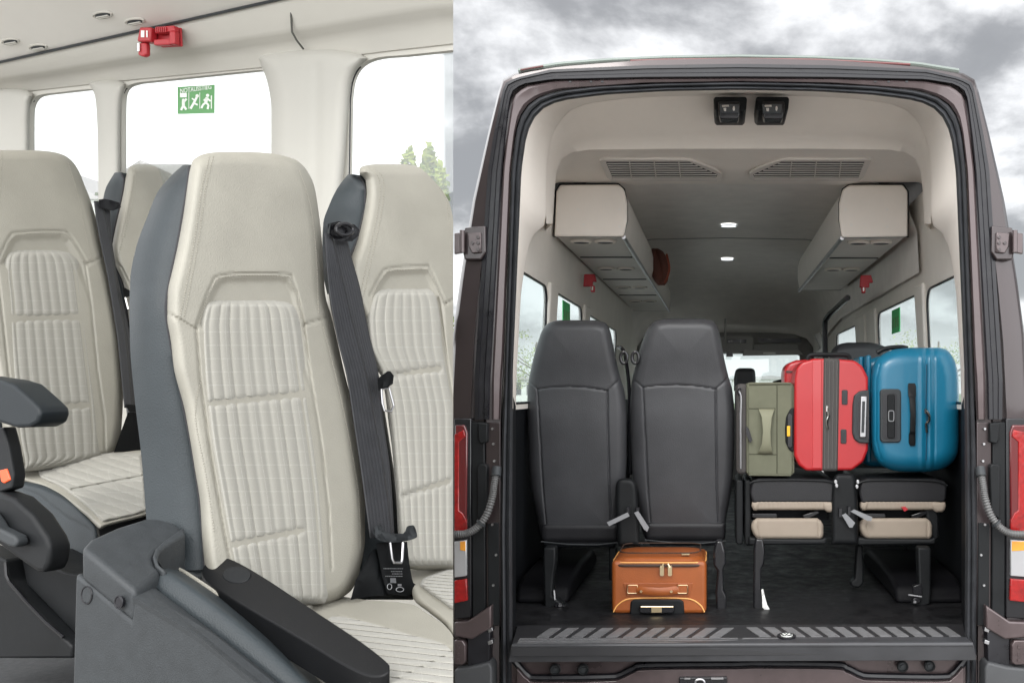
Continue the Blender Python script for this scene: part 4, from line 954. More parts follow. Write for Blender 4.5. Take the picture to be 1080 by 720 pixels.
PR = [(885.5, 214), (887, 202), (892, 195.5), (949, 195), (955, 200), (957, 210), (957, 249), (889, 250)]
locker([(957, 202), (952, 195), (896, 195), (889, 200), (885.5, 214), (885.5, 232), (888.5, 250), (957, 249)], 4.6, 2.45, 'short overhead locker above the blue suitcase', (888.5, 250))
bm = nb(); bmr = P(885.5, 214, 4.6)
bag = thing('hanging_bag', 'reddish brown bag hanging beside the long overhead locker', 'bag', P(695, 300, 6.6))
Pad([(262, 688, 694), (265, 685, 699), (272, 684, 703), (285, 686, 705.5), (296, 690, 704.5), (301, 694, 701)], Plane((0, 6.5, H), (0, -1, 0)), .04, 8, [groove([(691, 264), (697, 280), (699, 300)], .015, 1.5)], .06, 24, 30).build('pouch', M['brownbag'], bag)
bm = nb(); tube(bm, smooth_path([P(703, 268, 6.48), P(706, 282, 6.46), P(704, 292, 6.46), P(701, 298, 6.48)], 10), .008, 6); obj('strap', bm, mat('brown_strap', (.28, .06, .03), .6), bag)

# ceiling air grilles in the rear header
HP = Plane(P(779, 157, HY7+.004), np.cross([1, 0, 0], (P(779, 198, HY8)-P(779, 157, HY7+.004))[:]))
if HP.n[2] > 0: HP.n = -HP.n
for flip in (0, 1):
    fx = (lambda x: 1551-x) if flip else (lambda x: x)
    outer = [(632, 168.5), (640, 186), (645, 190), (755, 190), (761, 187), (761, 182), (753, 177), (730, 168.5), (722, 167.3), (638, 167)]
    inner = [(639, 169.5), (646, 187), (755, 187), (757, 183), (727, 169.5)]
    gr = thing('air_grille', 'slatted air grille in the rear ceiling trim, '+('right' if flip else 'left')+' of centre', 'vent', HP.v(fx(695), 190))
    bm = nb(); ed = []
    for poly in (outer, inner):
        vs = [bm.verts.new(HP.v(fx(x), y, .006)) for x, y in poly]; ed += [bm.edges.new((vs[i], vs[(i+1) % len(vs)])) for i in range(len(vs))]
    bmesh.ops.triangle_fill(bm, use_beauty=True, use_dissolve=True, edges=ed)
    r = bmesh.ops.extrude_face_region(bm, geom=list(bm.faces)); bmesh.ops.translate(bm, vec=V(HP.n)*-.012, verts=[g for g in r['geom'] if isinstance(g, bmesh.types.BMVert)])
    obj('frame', bm, mat('grille_frame', (.60, .56, .52), .6), gr, 30, .002)
    bm = nb(); prism(bm, [HP.v(fx(x), y, .0015) for x, y in inner], V(HP.n)*.0015); obj('recess', bm, mat('vent_dark', (.03, .029, .028), .8), gr, 0)
    bm = nb()
    for k in range(7):
        y = 171.3+k*2.35; x0 = np.interp(y, [169.5, 187], [639.5, 646]); x1 = np.interp(y, [169.5, 183, 187], [727, 756, 755])
        tube(bm, [HP.v(fx(x0), y, .006), HP.v(fx(x1), y, .006)], .003, 6)
    for x in (664, 690, 716): tube(bm, [HP.v(fx(x), 169.5, .007), HP.v(fx(x+2), 187, .007)], .0025, 6)
    obj('slats', bm, mat('grille_slat', (.50, .47, .44), .6), gr)

# luggage-area lamps
for x0, lab in ((752.5, 'left of the pair of black lamps under the rear roof edge'), (797.5, 'right of the pair of black lamps under the rear roof edge')):
    t = thing('luggage_lamp', lab, 'lamp', P(x0+18, 126, 3.7))
    s_ = 1 if x0 < 779 else -1; c_ = x0+17.5; f_ = lambda x: c_+s_*(x-c_)
    bm = nb(); pxprism(bm, [(f_(x), y) for x, y in [(x0, 104), (x0+2, 102), (x0+34, 102), (x0+35.5, 104), (x0+34.5, 115), (x0+32, 117.5), (x0+3, 117.5), (x0+1, 115)]], 3.72, .20); obj('housing', bm, M['bplastic'], t, 40, .006, 3)
    bm = nb(); pxprism(bm, [(f_(x), y) for x, y in [(x0+5, 107), (x0+28, 107), (x0+28.5, 117), (x0+26.5, 125.5), (x0+7, 125.5), (x0+5, 117)]], 3.685, .06); obj('lamp_body', bm, M['bgloss'], t, 40, .005, 3)
    bm = nb(); pxprism(bm, [(x0+6.5, 110), (x0+27, 110), (x0+26.5, 119.5), (x0+7, 119.5)], 3.681, .008); obj('lens', bm, mat('smoke_lens', (.05, .055, .06), .08, coat=1), t, 0)
    bm = nb(); pxprism(bm, [(x0+9, 111), (x0+16, 110.6), (x0+16.5, 112.6), (x0+9, 113)], 3.678, .004); pxprism(bm, [(x0+10.5, 114), (x0+13.5, 114), (x0+13.2, 117.5), (x0+11, 117.5)], 3.678, .004); pxprism(bm, ell(x0+21.5, 114.5, 1.2, 2.6, 10), 3.678, .004); obj('reflector', bm, M['chrome'], t, 0)

# hammers and stickers inside the rear view
def small_hammer(px, py, Y, s_, lab):
    t = thing('emergency_hammer', lab, 'hammer', P(px, py+12, Y), 'red emergency hammers')
    bm = nb(); pxprism(bm, [(px-6, py-10), (px+5, py-10), (px+7, py-2), (px+3, py-2), (px+3, py+3), (px-7, py+3)], Y, .03); obj('holder', bm, M['red'], t, 40, .004)
    bm = nb(); pxprism(bm, [(px+s_*3-2, py+2), (px+s_*3+2, py+2), (px+s_*3+2, py+9), (px+s_*3-2, py+9)], Y-.004, .03); obj('head', bm, M['red'], t, 40, .004)
    bm = nb(); pxprism(bm, [(px+s_*3-1, py+3), (px+s_*3+.6, py+3), (px+s_*3+.6, py+7), (px+s_*3-1, py+7)], Y-.007, .004); obj('striker', bm, M['chrome'], t, 0)
small_hammer(622, 299, 5.6, 1, 'small red hammer under the long overhead locker')
small_hammer(914, 300, 5.3, -1, 'small red hammer under the short overhead locker')
for X, s_, Y0, z0, lab in ((XL+.05*.39-.001, 1, 5.05, .33, 'small green exit sticker in the left luggage-side window'), (XR-.05*.32+.001, -1, 5.3, .315, 'small green exit sticker in the right side window near the red hammer')):
    t = thing('emergency_sticker', lab, 'sticker', (X, Y0, H+z0), 'green exit stickers')
    bm = nb(); box(bm, X-.002, X+.002, Y0, Y0+.24, H+z0, H+z0+.13); obj('sheet', bm, M['greend'], t, 0)
    bm = nb()
    for k in range(3): box(bm, X+s_*.002 - .001, X+s_*.002+.001, Y0+.03+k*.07, Y0+.07+k*.07, H+z0+.03, H+z0+.085)
    obj('pictogram', bm, M['green'], t, 0)

# floor, sill, tread plate
ZV = H-.865
bm = nb(); box(bm, XL-.06, XR+.06, 3.66, 9.75, ZV-.05, ZV); obj('floor', bm, M['rubberfloor'], van, 0)
TP = Plane(P(779, 681, 3.40), np.cross([1, 0, 0], (P(779, 658.4, 3.676)-P(779, 681, 3.40))[:]))
if TP.n[2] < 0: TP.n = -TP.n
bm = nb(); prism(bm, [TP.v(546, 659.2), TP.v(1017, 657.6), TP.v(1027, 680), TP.v(539, 682)], (0, 0, -.03)); sill = obj('tread_plate', bm, M['treadp'], van, 0)
bm = nb()
def strip(pts): prism(bm, [TP.v(x, y, .0025) for x, y in pts], V(TP.n)*-.004)
for k in range(13):
    x = 787+k*18.2
    if x+27 < 1019: strip([(x, 661.6-.05*k), (x+11.5, 661.6-.05*k), (x+26, 671.3-.05*k), (x+14, 671.4-.05*k)])
    xm = 1561-x
    if xm-27 > 547: strip([(xm, 662.2), (xm-11.5, 662.3), (xm-26, 672), (xm-14, 671.9)])
for y in (672.8, 675.0, 677.2):
    strip([(549-(y-672)*.6, y+.3), (778, y), (778, y+1.2), (548-(y-672)*.6, y+1.5)]); strip([(783, y), (1018+(y-672)*.7, y-.6), (1018.5+(y-672)*.7, y+.6), (783, y+1.2)])
obj('tread_strip', bm, M['treads'], sill, 0)
bm = nb(); tube(bm, [P(540, 681, 3.402), P(779, 679.6, 3.402), P(1026, 679, 3.402)], .009, 10)
prism(bm, [P(539, 681, 3.395), P(1027, 679, 3.395), P(1030, 696, 3.41), P(536, 698, 3.41)], (0, .1, 0)); obj('sill_lip', bm, mat('sill_plastic', (.045, .046, .05), .42, var=.15, vscale=8, rvar=.12), van, 40, .008, 3)
# round badge on the tread plate
bd = TP.v(829.5, 672, .003); bm = nb()
prism(bm, [bd+V((.033*math.cos(a), .040*math.sin(a), .030*math.sin(a)*0)) for a in np.linspace(0, 2*math.pi, 24, endpoint=False)], (0, 0, .006)); bdo = obj('latch_striker', bm, M['strip'], sill, 0)
bm = nb(); prism(bm, [bd+V((.021*math.cos(a), -.004+.026*math.sin(a), .0065)) for a in np.linspace(0, 2*math.pi, 24, endpoint=False)], (0, 0, .003)); obj('badge', bm, M['white'], bdo, 0)
bm = nb()
for pts in ([(-.009, .018), (0, .002), (.009, .018)], [(-.017, .006), (-.008, -.022), (0, -.004), (.008, -.022), (.017, .006)]):
    tube(bm, [bd+V((x, y-.004, .0102)) for x, y in pts], .0016, 5)
tube(bm, [bd+V((.0185*math.cos(a), -.004+.023*math.sin(a), .010)) for a in np.linspace(0, 2*math.pi, 24, endpoint=False)], .0012, 5, closed=True); obj('badge_mark', bm, M['gplastic'], bdo)
for x in (563, 650, 783, 795, 905, 1000):
    pass
# rear panel below the sill
bm = nb(); pxprism(bm, [(536, 690), (1030, 690), (1034, 1000), (530, 1000)], 3.52, .08); obj('rear_panel', bm, M['paintdull'], van, 0)
g_ = curve2([(541, 694), (548, 703), (556, 711), (568, 714.5), (640, 713.5), (654, 711.5), (668, 705), (684, 701.5), (779, 700.5)], 50); g2 = g_+[(1561-x, y-.8) for x, y in g_[::-1][1:]]
bm = nb(); tube(bm, [P(x, y, 3.505) for x, y in g2], .013, 8); obj('panel_gap', bm, M['strip'], van)
bm = nb(); up = [(x, y+4.5) for x, y in g_[4:]]; up2 = up+[(1561-x, y-.8) for x, y in up[::-1][1:]]
pxprism(bm, up2+[(1018, 1000), (545, 1000)], 3.47, .06); obj('bumper', bm, M['paintdull'], van, 30, .006)
for x, y in ((585.5, 705.5), (615, 705.5), (952, 702.5), (980.5, 702)):
    bm = nb(); tube(bm, [P(x, y, 3.49)+V((.017*math.cos(a), 0, .017*math.sin(a))) for a in np.linspace(0, 2*math.pi, 20, endpoint=False)], .0035, 6, closed=True); sc2 = obj('bolt', bm, M['bplastic'], van)
    bm = nb(); prism(bm, [P(x, y, 3.497)+V((.016*math.cos(a), 0, .016*math.sin(a))) for a in np.linspace(0, 2*math.pi, 20, endpoint=False)], (0, .02, 0)); pxprism(bm, ell(x, y, 2, 2, 6), 3.49, .01); obj('bolt_head', bm, M['gplastic'], sc2, 0)
bm = nb(); pxprism(bm, [(716, 714), (767, 713.5), (767, 740), (716, 740)], 3.455, .05); lt = obj('latch', bm, M['bgloss'], van, 0, .004)
bm = nb(); tube(bm, smooth_path([P(733, 722, 3.45), P(734, 717, 3.45), P(740, 716, 3.45), P(743, 719, 3.45), P(741, 724, 3.45)], 14), .004, 6); pxbox(bm, 722, 728, 714.5, 716, 3.45, .008); pxbox(bm, 750, 763, 714, 716, 3.45, .008); obj('latch_hook', bm, M['steel'], lt)
bm = nb(); pxprism(bm, [(531, 690), (541, 690), (546, 704), (556, 714), (556, 1000), (531, 1000)], 3.50, .05); pxprism(bm, [(mx(x)+2, y) for x, y in [(531, 690), (541, 690), (546, 704), (556, 714), (556, 1000), (531, 1000)]], 3.50, .05); obj('corner_panel', bm, M['paintdull'], van, 0)

# both rear corners: tail lamp, housing, hinge, hose
for side in (0, 1):
    fx = mx if side else (lambda x: x)
    L_ = 'right' if side else 'left'
    def pr(poly, Y, d, name, m_, parent, bev=.004, seg=2):
        bm = nb(); pxprism(bm, [(fx(x), y) for x, y in poly], Y, d); return obj(name, bm, m_, parent, 40, bev, seg)
    XO = 478.5 if not side else 466     # the lamps run on outside the frame on that side
    if not side: XO = 479
    tl = thing('tail_light', f'tall red tail light on the {L_} rear corner of the brown minibus', 'tail light', P(fx(487), 655, 3.48))
    pr([(XO, 441), (497, 441), (497, 651), (XO, 653)], 3.485, .05, 'housing', M['bgloss'], tl)
    pr([(XO+1, 448), (490, 448), (493, 456), (492, 560), (487, 566), (XO+1, 566)], 3.476, .02, 'upper_lens', M['darklens'], tl)
    pr([(XO, 458), (489, 453), (491, 460), (484, 466), (484, 538), (488, 541), (492, 548), (492, 562), (XO, 567)], 3.472, .02, 'lamp_band', M['redlens'], tl, .003)
    pr([(XO, 571), (492, 569), (492, 607), (XO, 609)], 3.472, .02, 'clear_lens', M['clearlens'], tl, .003)
    pr([(XO+6, 570.8), (491, 570.3), (491, 581), (XO+6, 580)], 3.4705, .01, 'amber_lens', M['amber'], tl, .002)
    pr([(XO, 612), (492, 610), (493, 633), (XO, 636)], 3.472, .02, 'lower_lens', M['redlens'], tl, .003)
    # black corner mouldings
    pr([(497, 445), (511, 445), (512, 650), (498, 655)], 3.49, .05, 'corner_moulding', M['bplastic'], van, .004)
    pr([(503, 491), (506, 489), (512, 489), (514, 492), (513, 541), (503, 548)], 3.47, .04, 'bump_stop', M['bplastic'], van, .005, 3)
    pr([(504, 446), (514, 446), (514, 466), (507, 468), (504, 463)], 3.475, .03, 'latch_pad', M['bplastic'], van, .004)
    pr([(512, 445), (528, 445), (528, 660), (513, 660)], 3.500, .05, 'jamb_lower', M['paint'], van, .003)
    pr([(514, 552), (526, 551), (527, 659), (515, 660)], 3.494, .03, 'jamb_panel', M['bplastic'], van, .003)
    bm = nb()
    for x, y in ((519, 452), (520, 468), (521, 486), (519, 553), (520, 617), (523, 585)): pxprism(bm, ell(fx(x), y, 1.3, 1.3, 10), 3.488, .01)
    obj('bolt', bm, M['steel'], van, 0)
    # lower corner: painted ledge, door hinge, bumper step
    pr([(XO, 656), (493, 655), (512, 642), (518, 638), (518, 662), (498, 674), (XO, 671)], 3.46, .08, 'corner_ledge', M['paintdull'], van, .006, 3)
    pr([(493, 672), (517, 660), (516, 700), (493, 703)], 3.475, .06, 'corner_recess', M['strip'], van, .003)
    hg = pr([(XO, 675), (488, 675), (491, 680), (491, 698), (487, 701), (XO, 700)], 3.455, .04, 'lower_hinge', M['paintdull'], van, .004)
    bm = nb()
    for y in (682, 690, 696): pxprism(bm, ell(fx(483), y, 1.8, 2, 10), 3.451, .006)
    obj('hinge_bolt', bm, M['paintdull'], hg, 0)
    pr([(XO, 706), (496, 703), (516, 698), (519, 704), (519, 900), (XO, 900)], 3.45, .09, 'bumper_corner', mat('bumper_plastic', (.05, .052, .055), .6, bump=.4, bscale=400, var=.12), van, .008, 3)
    bm = nb()
    for y in (665, 678): pxprism(bm, [(fx(514), y-2), (fx(519), y-4), (fx(520), y), (fx(515), y+2)], 3.47, .03)
    obj('bolt', bm, M['steel'], van, 0, .002)
    # upper hinge carrying the open door
    hi = thing('door_hinge', f'painted door hinge high on the {L_} rear pillar of the minibus', 'hinge', P(fx(495), 272, 3.46))
    pr([(490, 240), (512, 238), (512.5, 266), (507, 274), (490, 274), (487, 262)], 3.478, .03, 'base_plate', M['paint'], hi, .005, 3)
    pr([(493, 246), (507, 245), (507.5, 266), (498, 267), (494, 260)], 3.466, .015, 'leaf', M['paintdull'], hi, .003, 2)
    bm = nb()
    for x, y in ((504, 250), (504, 256), (504, 263), (498, 256)): pxprism(bm, ell(fx(x), y, 1.9, 1.9, 12), 3.461, .008)
    obj('hinge_bolt', bm, M['paint'], hi, 0, .001)
    bm = nb(); tube(bm, [P(fx(487.5), 243, 3.455), P(fx(487.5), 266, 3.455)], .009, 12); obj('pin', bm, M['paintdull'], hi)
    pr([(479, 246), (488, 245), (488, 266), (479, 268)], 3.452, .02, 'door_arm', M['paintdull'], hi, .003)
    # cable conduit
    pts = smooth_path([P(fx(523), 500, 3.46), P(fx(521), 512, 3.445), P(fx(519), 525, 3.44), P(fx(513), 543, 3.435), P(fx(503), 556, 3.43), P(fx(492), 562, 3.43), P(fx(479.5 if not side else 476), 563, 3.43)], 150)
    bm = nb(); tube(bm, pts, lambda i: .0135 if (i//2) % 2 else .0105, 10)
    ho = tag(obj('cable_conduit', bm, mat('conduit', (.10, .10, .10), .45), None, 60), f'ribbed grey cable hose curving out of the {L_} door frame', 'hose')
    bm = nb(); tube(bm, [P(fx(524), 493, 3.47), P(fx(523), 502, 3.455)], .017, 12); k = 88
    tube(bm, [pts[k], pts[k+3]], .018, 12)
    obj('collar', bm, M['gplastic'], ho)

# wheel arches
for x0, x1, Y0, Y1 in ((XL-.02, XL+.20, 4.05, 5.0), (XR-.26, XR+.02, 4.05, 5.0)):
    bm = nb(); ar = [(Y0, 0), (Y0+.03, .06), (Y0+.12, .09), (Y0+.45, .10), (Y1-.12, .09), (Y1-.03, .06), (Y1, 0)]
    prism(bm, [V((x0, y, ZV+z)) for y, z in ar], (x1-x0, 0, 0)); obj('wheel_arch', bm, mat('arch_black', (.004, .004, .005), .6, spec=.12, bump=.3, bscale=300), van, 40, .02, 3)

# ---- upright black seats
def up_seat():
    t = thing('black_seat_back', 'upright charcoal leather seat back, the outer one by the left side windows', 'seat', P(608, 640, 4.25), 'upright charcoal seat backs')
    thb = math.radians(7); pl = Plane(P(608, 460, 4.22), (0, -math.cos(thb), math.sin(thb)*-1*-1))
    pl = Plane(P(608, 460, 4.22), (0, -math.cos(thb), -math.sin(thb)))
    rows = [(337.5, 592, 628), (338.5, 585, 633), (341, 578, 639), (347, 572.5, 643), (360, 567.5, 646), (380, 562, 650), (400, 557.8, 655), (412, 556.3, 658.5), (440, 556, 661), (480, 557.5, 661), (510, 559.5, 659.5), (530, 563, 657), (548, 567, 654), (560, 569, 653), (566, 571, 652), (569, 574, 650)]
    seams = [[(557, 401), (567, 410.5), (580, 408.5), (601, 407.5), (622, 409), (640.5, 412), (655, 399)], [(567, 410.5), (569, 450), (573, 520), (576, 552)], [(640.5, 412), (641, 450), (643, 520), (645, 552)]]
    wr = random.Random(5); wrinkles = [groove(curve2([(x, y), (x+wr.uniform(10, 26), y+wr.uniform(-5, 5)), (x+wr.uniform(30, 50), y+wr.uniform(-9, 9))], 6),   .0009, 4.5) for x, y in [(575+wr.random()*35, 425+wr.random()*110) for _ in range(9)]]
    p = Pad(rows, pl, .05, 11, [groove(s_, .005, .9) for s_ in seams]+[lambda x, y: -.012*np.exp(-((y-405)/30)**2)],   .05, 150, 220, bulge=.012)
    b_ = p.build('backrest', M['bleather'], t)
    p.stitch([[(568, 413), (570, 450), (574.5, 520), (577, 550)], [(639, 414), (639.5, 450), (641.5, 520), (643.5, 550)]], b_, M['bleather2'], step=2.5, w=.0008)
    bp = Pad([(552, 575, 650), (554, 571, 652.5), (560, 570, 652.5), (568, 571, 652), (572, 574, 650)], pl.off(.014), .02, 6, [], .03, 40, 24); bp.build('bottom_pad', M['bleather2'], t)
    bm = nb(); tube(bm, [pl.v(x, y, .012) for x, y in [(571, 570), (600, 573), (630, 573.5), (652, 571)]], .003, 6); obj('piping', bm, M['gplastic'], t)
    bm = nb(); pxprism(bm, [(572, 571), (650, 571), (648, 577), (576, 577)], 4.27, .40); obj('cushion_pan', bm, M['navy'], t, 0, .01)
    return t
s1 = up_seat()
def copy_tree(o, off, parent=None):
    c = o.copy(); COL.objects.link(c); c.parent = parent
    if parent is None: c.location = o.location+V(off)
    for ch in list(o.children): copy_tree(ch, off, c)
    return c
s2 = copy_tree(s1, (113.0*4.2/F, 0, .007)); s2.scale.x = 1.045; s2['label'] = 'upright charcoal leather seat back beside the olive suitcase'
# bracket between
br = Pad([(504, 656, 664), (506, 652, 668), (512, 649.5, 671.5), (525, 649, 672.5), (550, 650, 674), (576, 652, 675)], Plane((0, 4.14, H), (0, -1, 0)), .02, 5, [], .10, 24, 40)
br.build('centre_bracket', M['bplastic'], s1)
def strap(px, parent, Y):
    bm = nb(); prism(bm, [P(x, y, Y) for x, y in px], (0, .004, 0)); return obj('recline_strap', bm, M['strap'], parent, 0)
strap([(640, 550.5), (662, 540), (664, 544), (642.5, 554.5)], s1, 4.11); strap([(671, 540.5), (675, 538.5), (686, 556), (684, 560.5), (681, 558)], s2, 4.11)
bm = nb(); pxbox(bm, 661, 664, 535, 542, 4.112, .03); pxbox(bm, 671, 674, 535, 542, 4.112, .03); obj('strap_slot', bm, M['strip'], s1, 0)
# belt guides in the gap
bm = nb()
for x in (658, 670): tube(bm, [P(x+3.5*math.cos(a), 377+6*math.sin(a), 4.2) for a in np.linspace(0, 2*math.pi, 16, endpoint=False)], .007, 8, closed=True)
tube(bm, smooth_path([P(652, 366, 4.3), P(657, 369, 4.25), P(660, 380, 4.25), P(664, 420, 4.3), P(665, 500, 4.35)], 12), .009, 6); obj('belt_guide', bm, M['bgloss'], s1)
bm = nb(); pxprism(bm, rr(773.5, 781, 506, 574, 3), 4.15, .3); pxprism(bm, rr(782.5, 789, 506, 575, 3), 4.15, .3); obj('armrest_side', bm, M['bplastic'], s2, 40, .006)

def leg(poly, Y, d, parent, m_='bplastic'):
    bm = nb(); pxprism(bm, poly, Y, d); return obj('leg', bm, M[m_], parent, 40, .008, 3)
leg([(751, 581), (754, 570), (760, 570), (763, 583), (763.5, 594), (761, 600), (761, 622), (764, 628), (764, 644), (754, 645), (753, 625), (755, 602), (751, 596)], 3.96, .06, s2, 'bgloss')
fl_ = leg([(573, 577), (586, 577), (586, 592), (584, 605), (582, 628), (590, 634), (597, 639), (596, 643), (580, 645), (574, 640), (573, 600)], 4.0, .06, s1)
bm = nb(); pxprism(bm, ell(589, 639, 4.5, 4, 14), 3.985, .03); obj('floor_bolt', bm, M['bgloss'], fl_, 40, .003)
bm = nb(); pxprism(bm, ell(590.5, 638, 1.6, 1.6, 10), 3.978, .01); tube(bm, [P(584, 622, 3.985), P(585, 632, 3.985)], .005, 6); obj('bolt_tip', bm, M['steel'], fl_)
leg([(642, 577), (650, 577), (650, 612), (642, 612)], 4.3, .06, s1)

# ---- folded seats carrying the luggage
def folded():
    t = thing('folded_seat', 'folded seat with beige edge under the olive and red suitcases', 'seat', P(835, 640, 4.1), 'folded seats under the luggage')
    YF = 4.12
    def fp(n_z=0): return Plane((0, YF, H), (0, -1, 0))
    # folded backrest: flat slab, its rear leather facing up
    bm = nb(); pxprism(bm, [(793, 507), (800, 504.5), (870, 505), (882, 507.5), (884, 513), (883, 527), (879, 530), (800, 530), (794, 531), (791, 520)], YF, .58); obj('folded_backrest', bm, M['bleather2'], t, 50, .014, 4)
    bm = nb(); tube(bm, smooth_path([P(x, y, YF-.004) for x, y in [(791, 510), (798, 507), (830, 506), (868, 507), (879, 509.5), (884, 512)]], 20), .0045, 6); obj('piping', bm, M['bplastic'], t)
    Pad([(527, 798, 872), (529, 794, 880), (531.5, 793, 882), (534.5, 793, 882), (536.5, 794, 880.5), (537.5, 796, 877)], fp(), .012, 3.2, [lambda x, y: -.002*np.abs(np.sin(x*.7))], .05, 60, 16).build('beige_edge', M['beige'], t)
    Pad([(529, 868, 882), (533, 867, 883), (537, 869, 882), (540, 873, 879)], fp().off(.004), .014, 4, [], .05, 16, 12).build('edge_bolster', M['beige'], t)
    Pad([(529, 793, 801), (533, 792.5, 801), (536, 793.5, 800), (538, 795, 798)], fp().off(.004), .014, 4, [], .05, 16, 12).build('edge_bolster', M['beige'], t)
    # cushion
    Pad([(546, 798, 862), (549, 794, 866), (555, 792, 868.5), (562, 794, 868.5), (566, 797, 867.5), (568, 801, 865)], fp().off(.01), .018, 4, [groove([(798, 546), (800, 568)], .004, 1), groove([(863, 548), (863, 567)], .004, 1)], .4, 50, 30).build('cushion', M['beige'], t)
    bm = nb(); pxprism(bm, [(790, 566), (798, 567.5), (866, 568.5), (872, 566), (872, 574), (789, 575)], YF-.008, .45); obj('cushion_pan', bm, M['bplastic'], t, 40, .008)
    bm = nb(); pxprism(bm, rr(793, 820, 541, 546, 2), YF+.02, .05); pxprism(bm, [(846, 543), (862, 538), (865, 541), (850, 548)], YF+.02, .05); obj('belt_buckle', bm, M['bgloss'], t, 40, .004)
    bm = nb(); pxprism(bm, [(791, 531), (874, 531), (874, 548), (791, 548)], YF+.1, .4); obj('hinge_block', bm, M['navy'], t, 0)
    return t
f1 = folded(); f2 = copy_tree(f1, (115*4.12/F, 0, 0)); f2['label'] = 'folded seat with beige edge under the blue suitcase'
br2 = Pad([(499, 884, 898), (502, 880, 902), (510, 878, 904), (530, 877, 905), (555, 877, 905), (574, 877, 905)], Plane((0, 4.10, H), (0, -1, 0)), .02, 5, [], .12, 24, 40); br2.build('centre_bracket', M['bplastic'], f1)
strap([(888, 543), (892, 541), (902, 551), (899, 556), (896, 556)], f1, 4.07); strap([(897, 539), (901, 537), (920, 545), (919, 549), (915, 549)], f2, 4.07)
bm = nb(); pxbox(bm, 885, 888, 536, 545, 4.075, .03); pxbox(bm, 894.5, 897, 534, 543, 4.075, .03); obj('strap_slot', bm, M['strip'], f1, 0)
bm = nb()
for x, y in ((881.5, 508), (882.5, 512), (905, 508), (904, 513)): pxprism(bm, ell(x, y, 1.8, 2.4, 10), 4.07, .02)
obj('catch', bm, M['steel'], f1, 0, .002)
bm = nb(); pxprism(bm, [(951, 535), (955, 534), (958, 537), (954, 539)], 4.10, .02); obj('release_button', bm, M['red'], f2, 0)
bm = nb(); pxprism(bm, [(974, 530), (990, 530), (991, 568), (983, 572)], 4.14, .3); obj('side_arm', bm, M['bplastic'], f2, 40, .01)
lg = leg([(795, 581), (797, 568), (805, 568), (807, 582), (806, 594), (803, 600), (802.5, 620), (806, 628), (807, 643), (796, 645), (794.5, 640)], 3.96, .06, f1, 'bgloss')
bm = nb(); rnd = random.Random(2)
pts = [(803, 622), (805, 621), (807, 630), (809, 637), (812, 643), (808, 644), (804, 640), (804, 632)]
pxprism(bm, pts, 3.945, .012); obj('torn_tag', bm, mat('torn_paper', (.72, .72, .70), .6, var=.5, vscale=60, bump=1, bscale=120), lg, 0)
leg([(904, 575), (910, 575), (911, 600), (911, 615), (906, 620), (899, 619), (897, 614), (902, 610)], 4.25, .06, f1)
fl2 = leg([(968, 577), (982, 577), (982, 625), (981, 637), (972, 640), (962, 638), (962, 634), (970, 630)], 4.02, .06, f2)
bm = nb(); pxprism(bm, ell(967, 633, 4.5, 3, 14), 4.0, .03); pxprism(bm, [(963, 618), (972, 615), (973, 627), (964, 627)], 4.01, .03); obj('floor_bolt', bm, M['bgloss'], fl2, 40, .003)
bm = nb(); pxprism(bm, ell(965, 634.5, 1.6, 1.4, 10), 3.994, .01); tube(bm, [P(958, 627, 4.0), P(972, 629, 4.0)], .004, 6); obj('bolt_tip', bm, M['steel'], fl2)

# ---- suitcases
def case(poly, Y, D, name, m_, parent, bev=.03, seg=6):
    bm = nb(); pxprism(bm, poly, Y, D); return obj(name, bm, m_, parent, 60, bev, seg)
# olive
gs = thing('olive_suitcase', 'narrow olive canvas suitcase standing on the folded seat', 'suitcase', P(812, 502, 4.15))
case(rr(787, 837.5, 403, 502, 5), 4.13, .42, 'body', M['caseGreen'], gs, .012, 3)
case(rr(776.5, 789, 404.5, 500, 5), 4.14, .40, 'front_pocket', M['zip'], gs, .012, 3)
bm = nb()
for x in (788.5, 836.8):
    a = [P(x, y, 4.126) for y in np.linspace(408, 498, 20)]; tube(bm, a, .0035, 6)
tube(bm, [P(790, 404.8, 4.128), P(834, 404.2, 4.128)], .004, 6); tube(bm, [P(790, 500.5, 4.128), P(834, 501, 4.128)], .004, 6); obj('piping', bm, mat('olive_piping', (.11, .112, .075), .7), gs)
bm = nb(); tube(bm, [P(819.5, y, 4.1285) for y in np.linspace(406, 499, 10)], .0022, 5); tube(bm, [P(790, 430.5, 4.1285), P(818, 430.5, 4.1285)], .002, 5); tube(bm, [P(790, 478.5, 4.1285), P(819, 479, 4.1285)], .002, 5); obj('seam', bm, mat('olive_seam', (.07, .07, .045), .8), gs)
bm = nb(); prof_ = [(431, 800, 817, 0), (433.5, 801, 816, .012), (440, 803.5, 814, .024), (455, 804.8, 812.5, .028), (468, 803.5, 813, .024), (475, 800.5, 814.5, .012), (478.5, 799, 815, 0)]
ringloft(bm, [[P(x0, y, 4.126-d), P((x0+x1)/2, y, 4.126-d-.006), P(x1, y, 4.126-d), P(x1, y, 4.134-d), P(x0, y, 4.134-d)] for y, x0, x1, d in prof_]); obj('handle', bm, mat('olive_handle', (.20, .20, .135), .7, bump=.6, bscale=500), gs, 50)
bm = nb(); pxprism(bm, [(p[0], p[1]) for p in [(838, 428), (833, 432), (829, 440), (828, 452), (828.5, 466), (832, 474), (838, 478)]], 4.122, .02); hr = obj('wheel_guard', bm, M['bplastic'], gs, 40, .006, 3)
bm = nb(); pxprism(bm, rr(830.5, 836, 436, 472, 2.6), 4.117, .02); pxbox(bm, 830, 833.5, 449, 460, 4.114, .006, 1); obj('trolley_handle', bm, [M['bgloss'], mat('yellow_tag', (.75, .42, .02), .5)], gs, 40, .002)
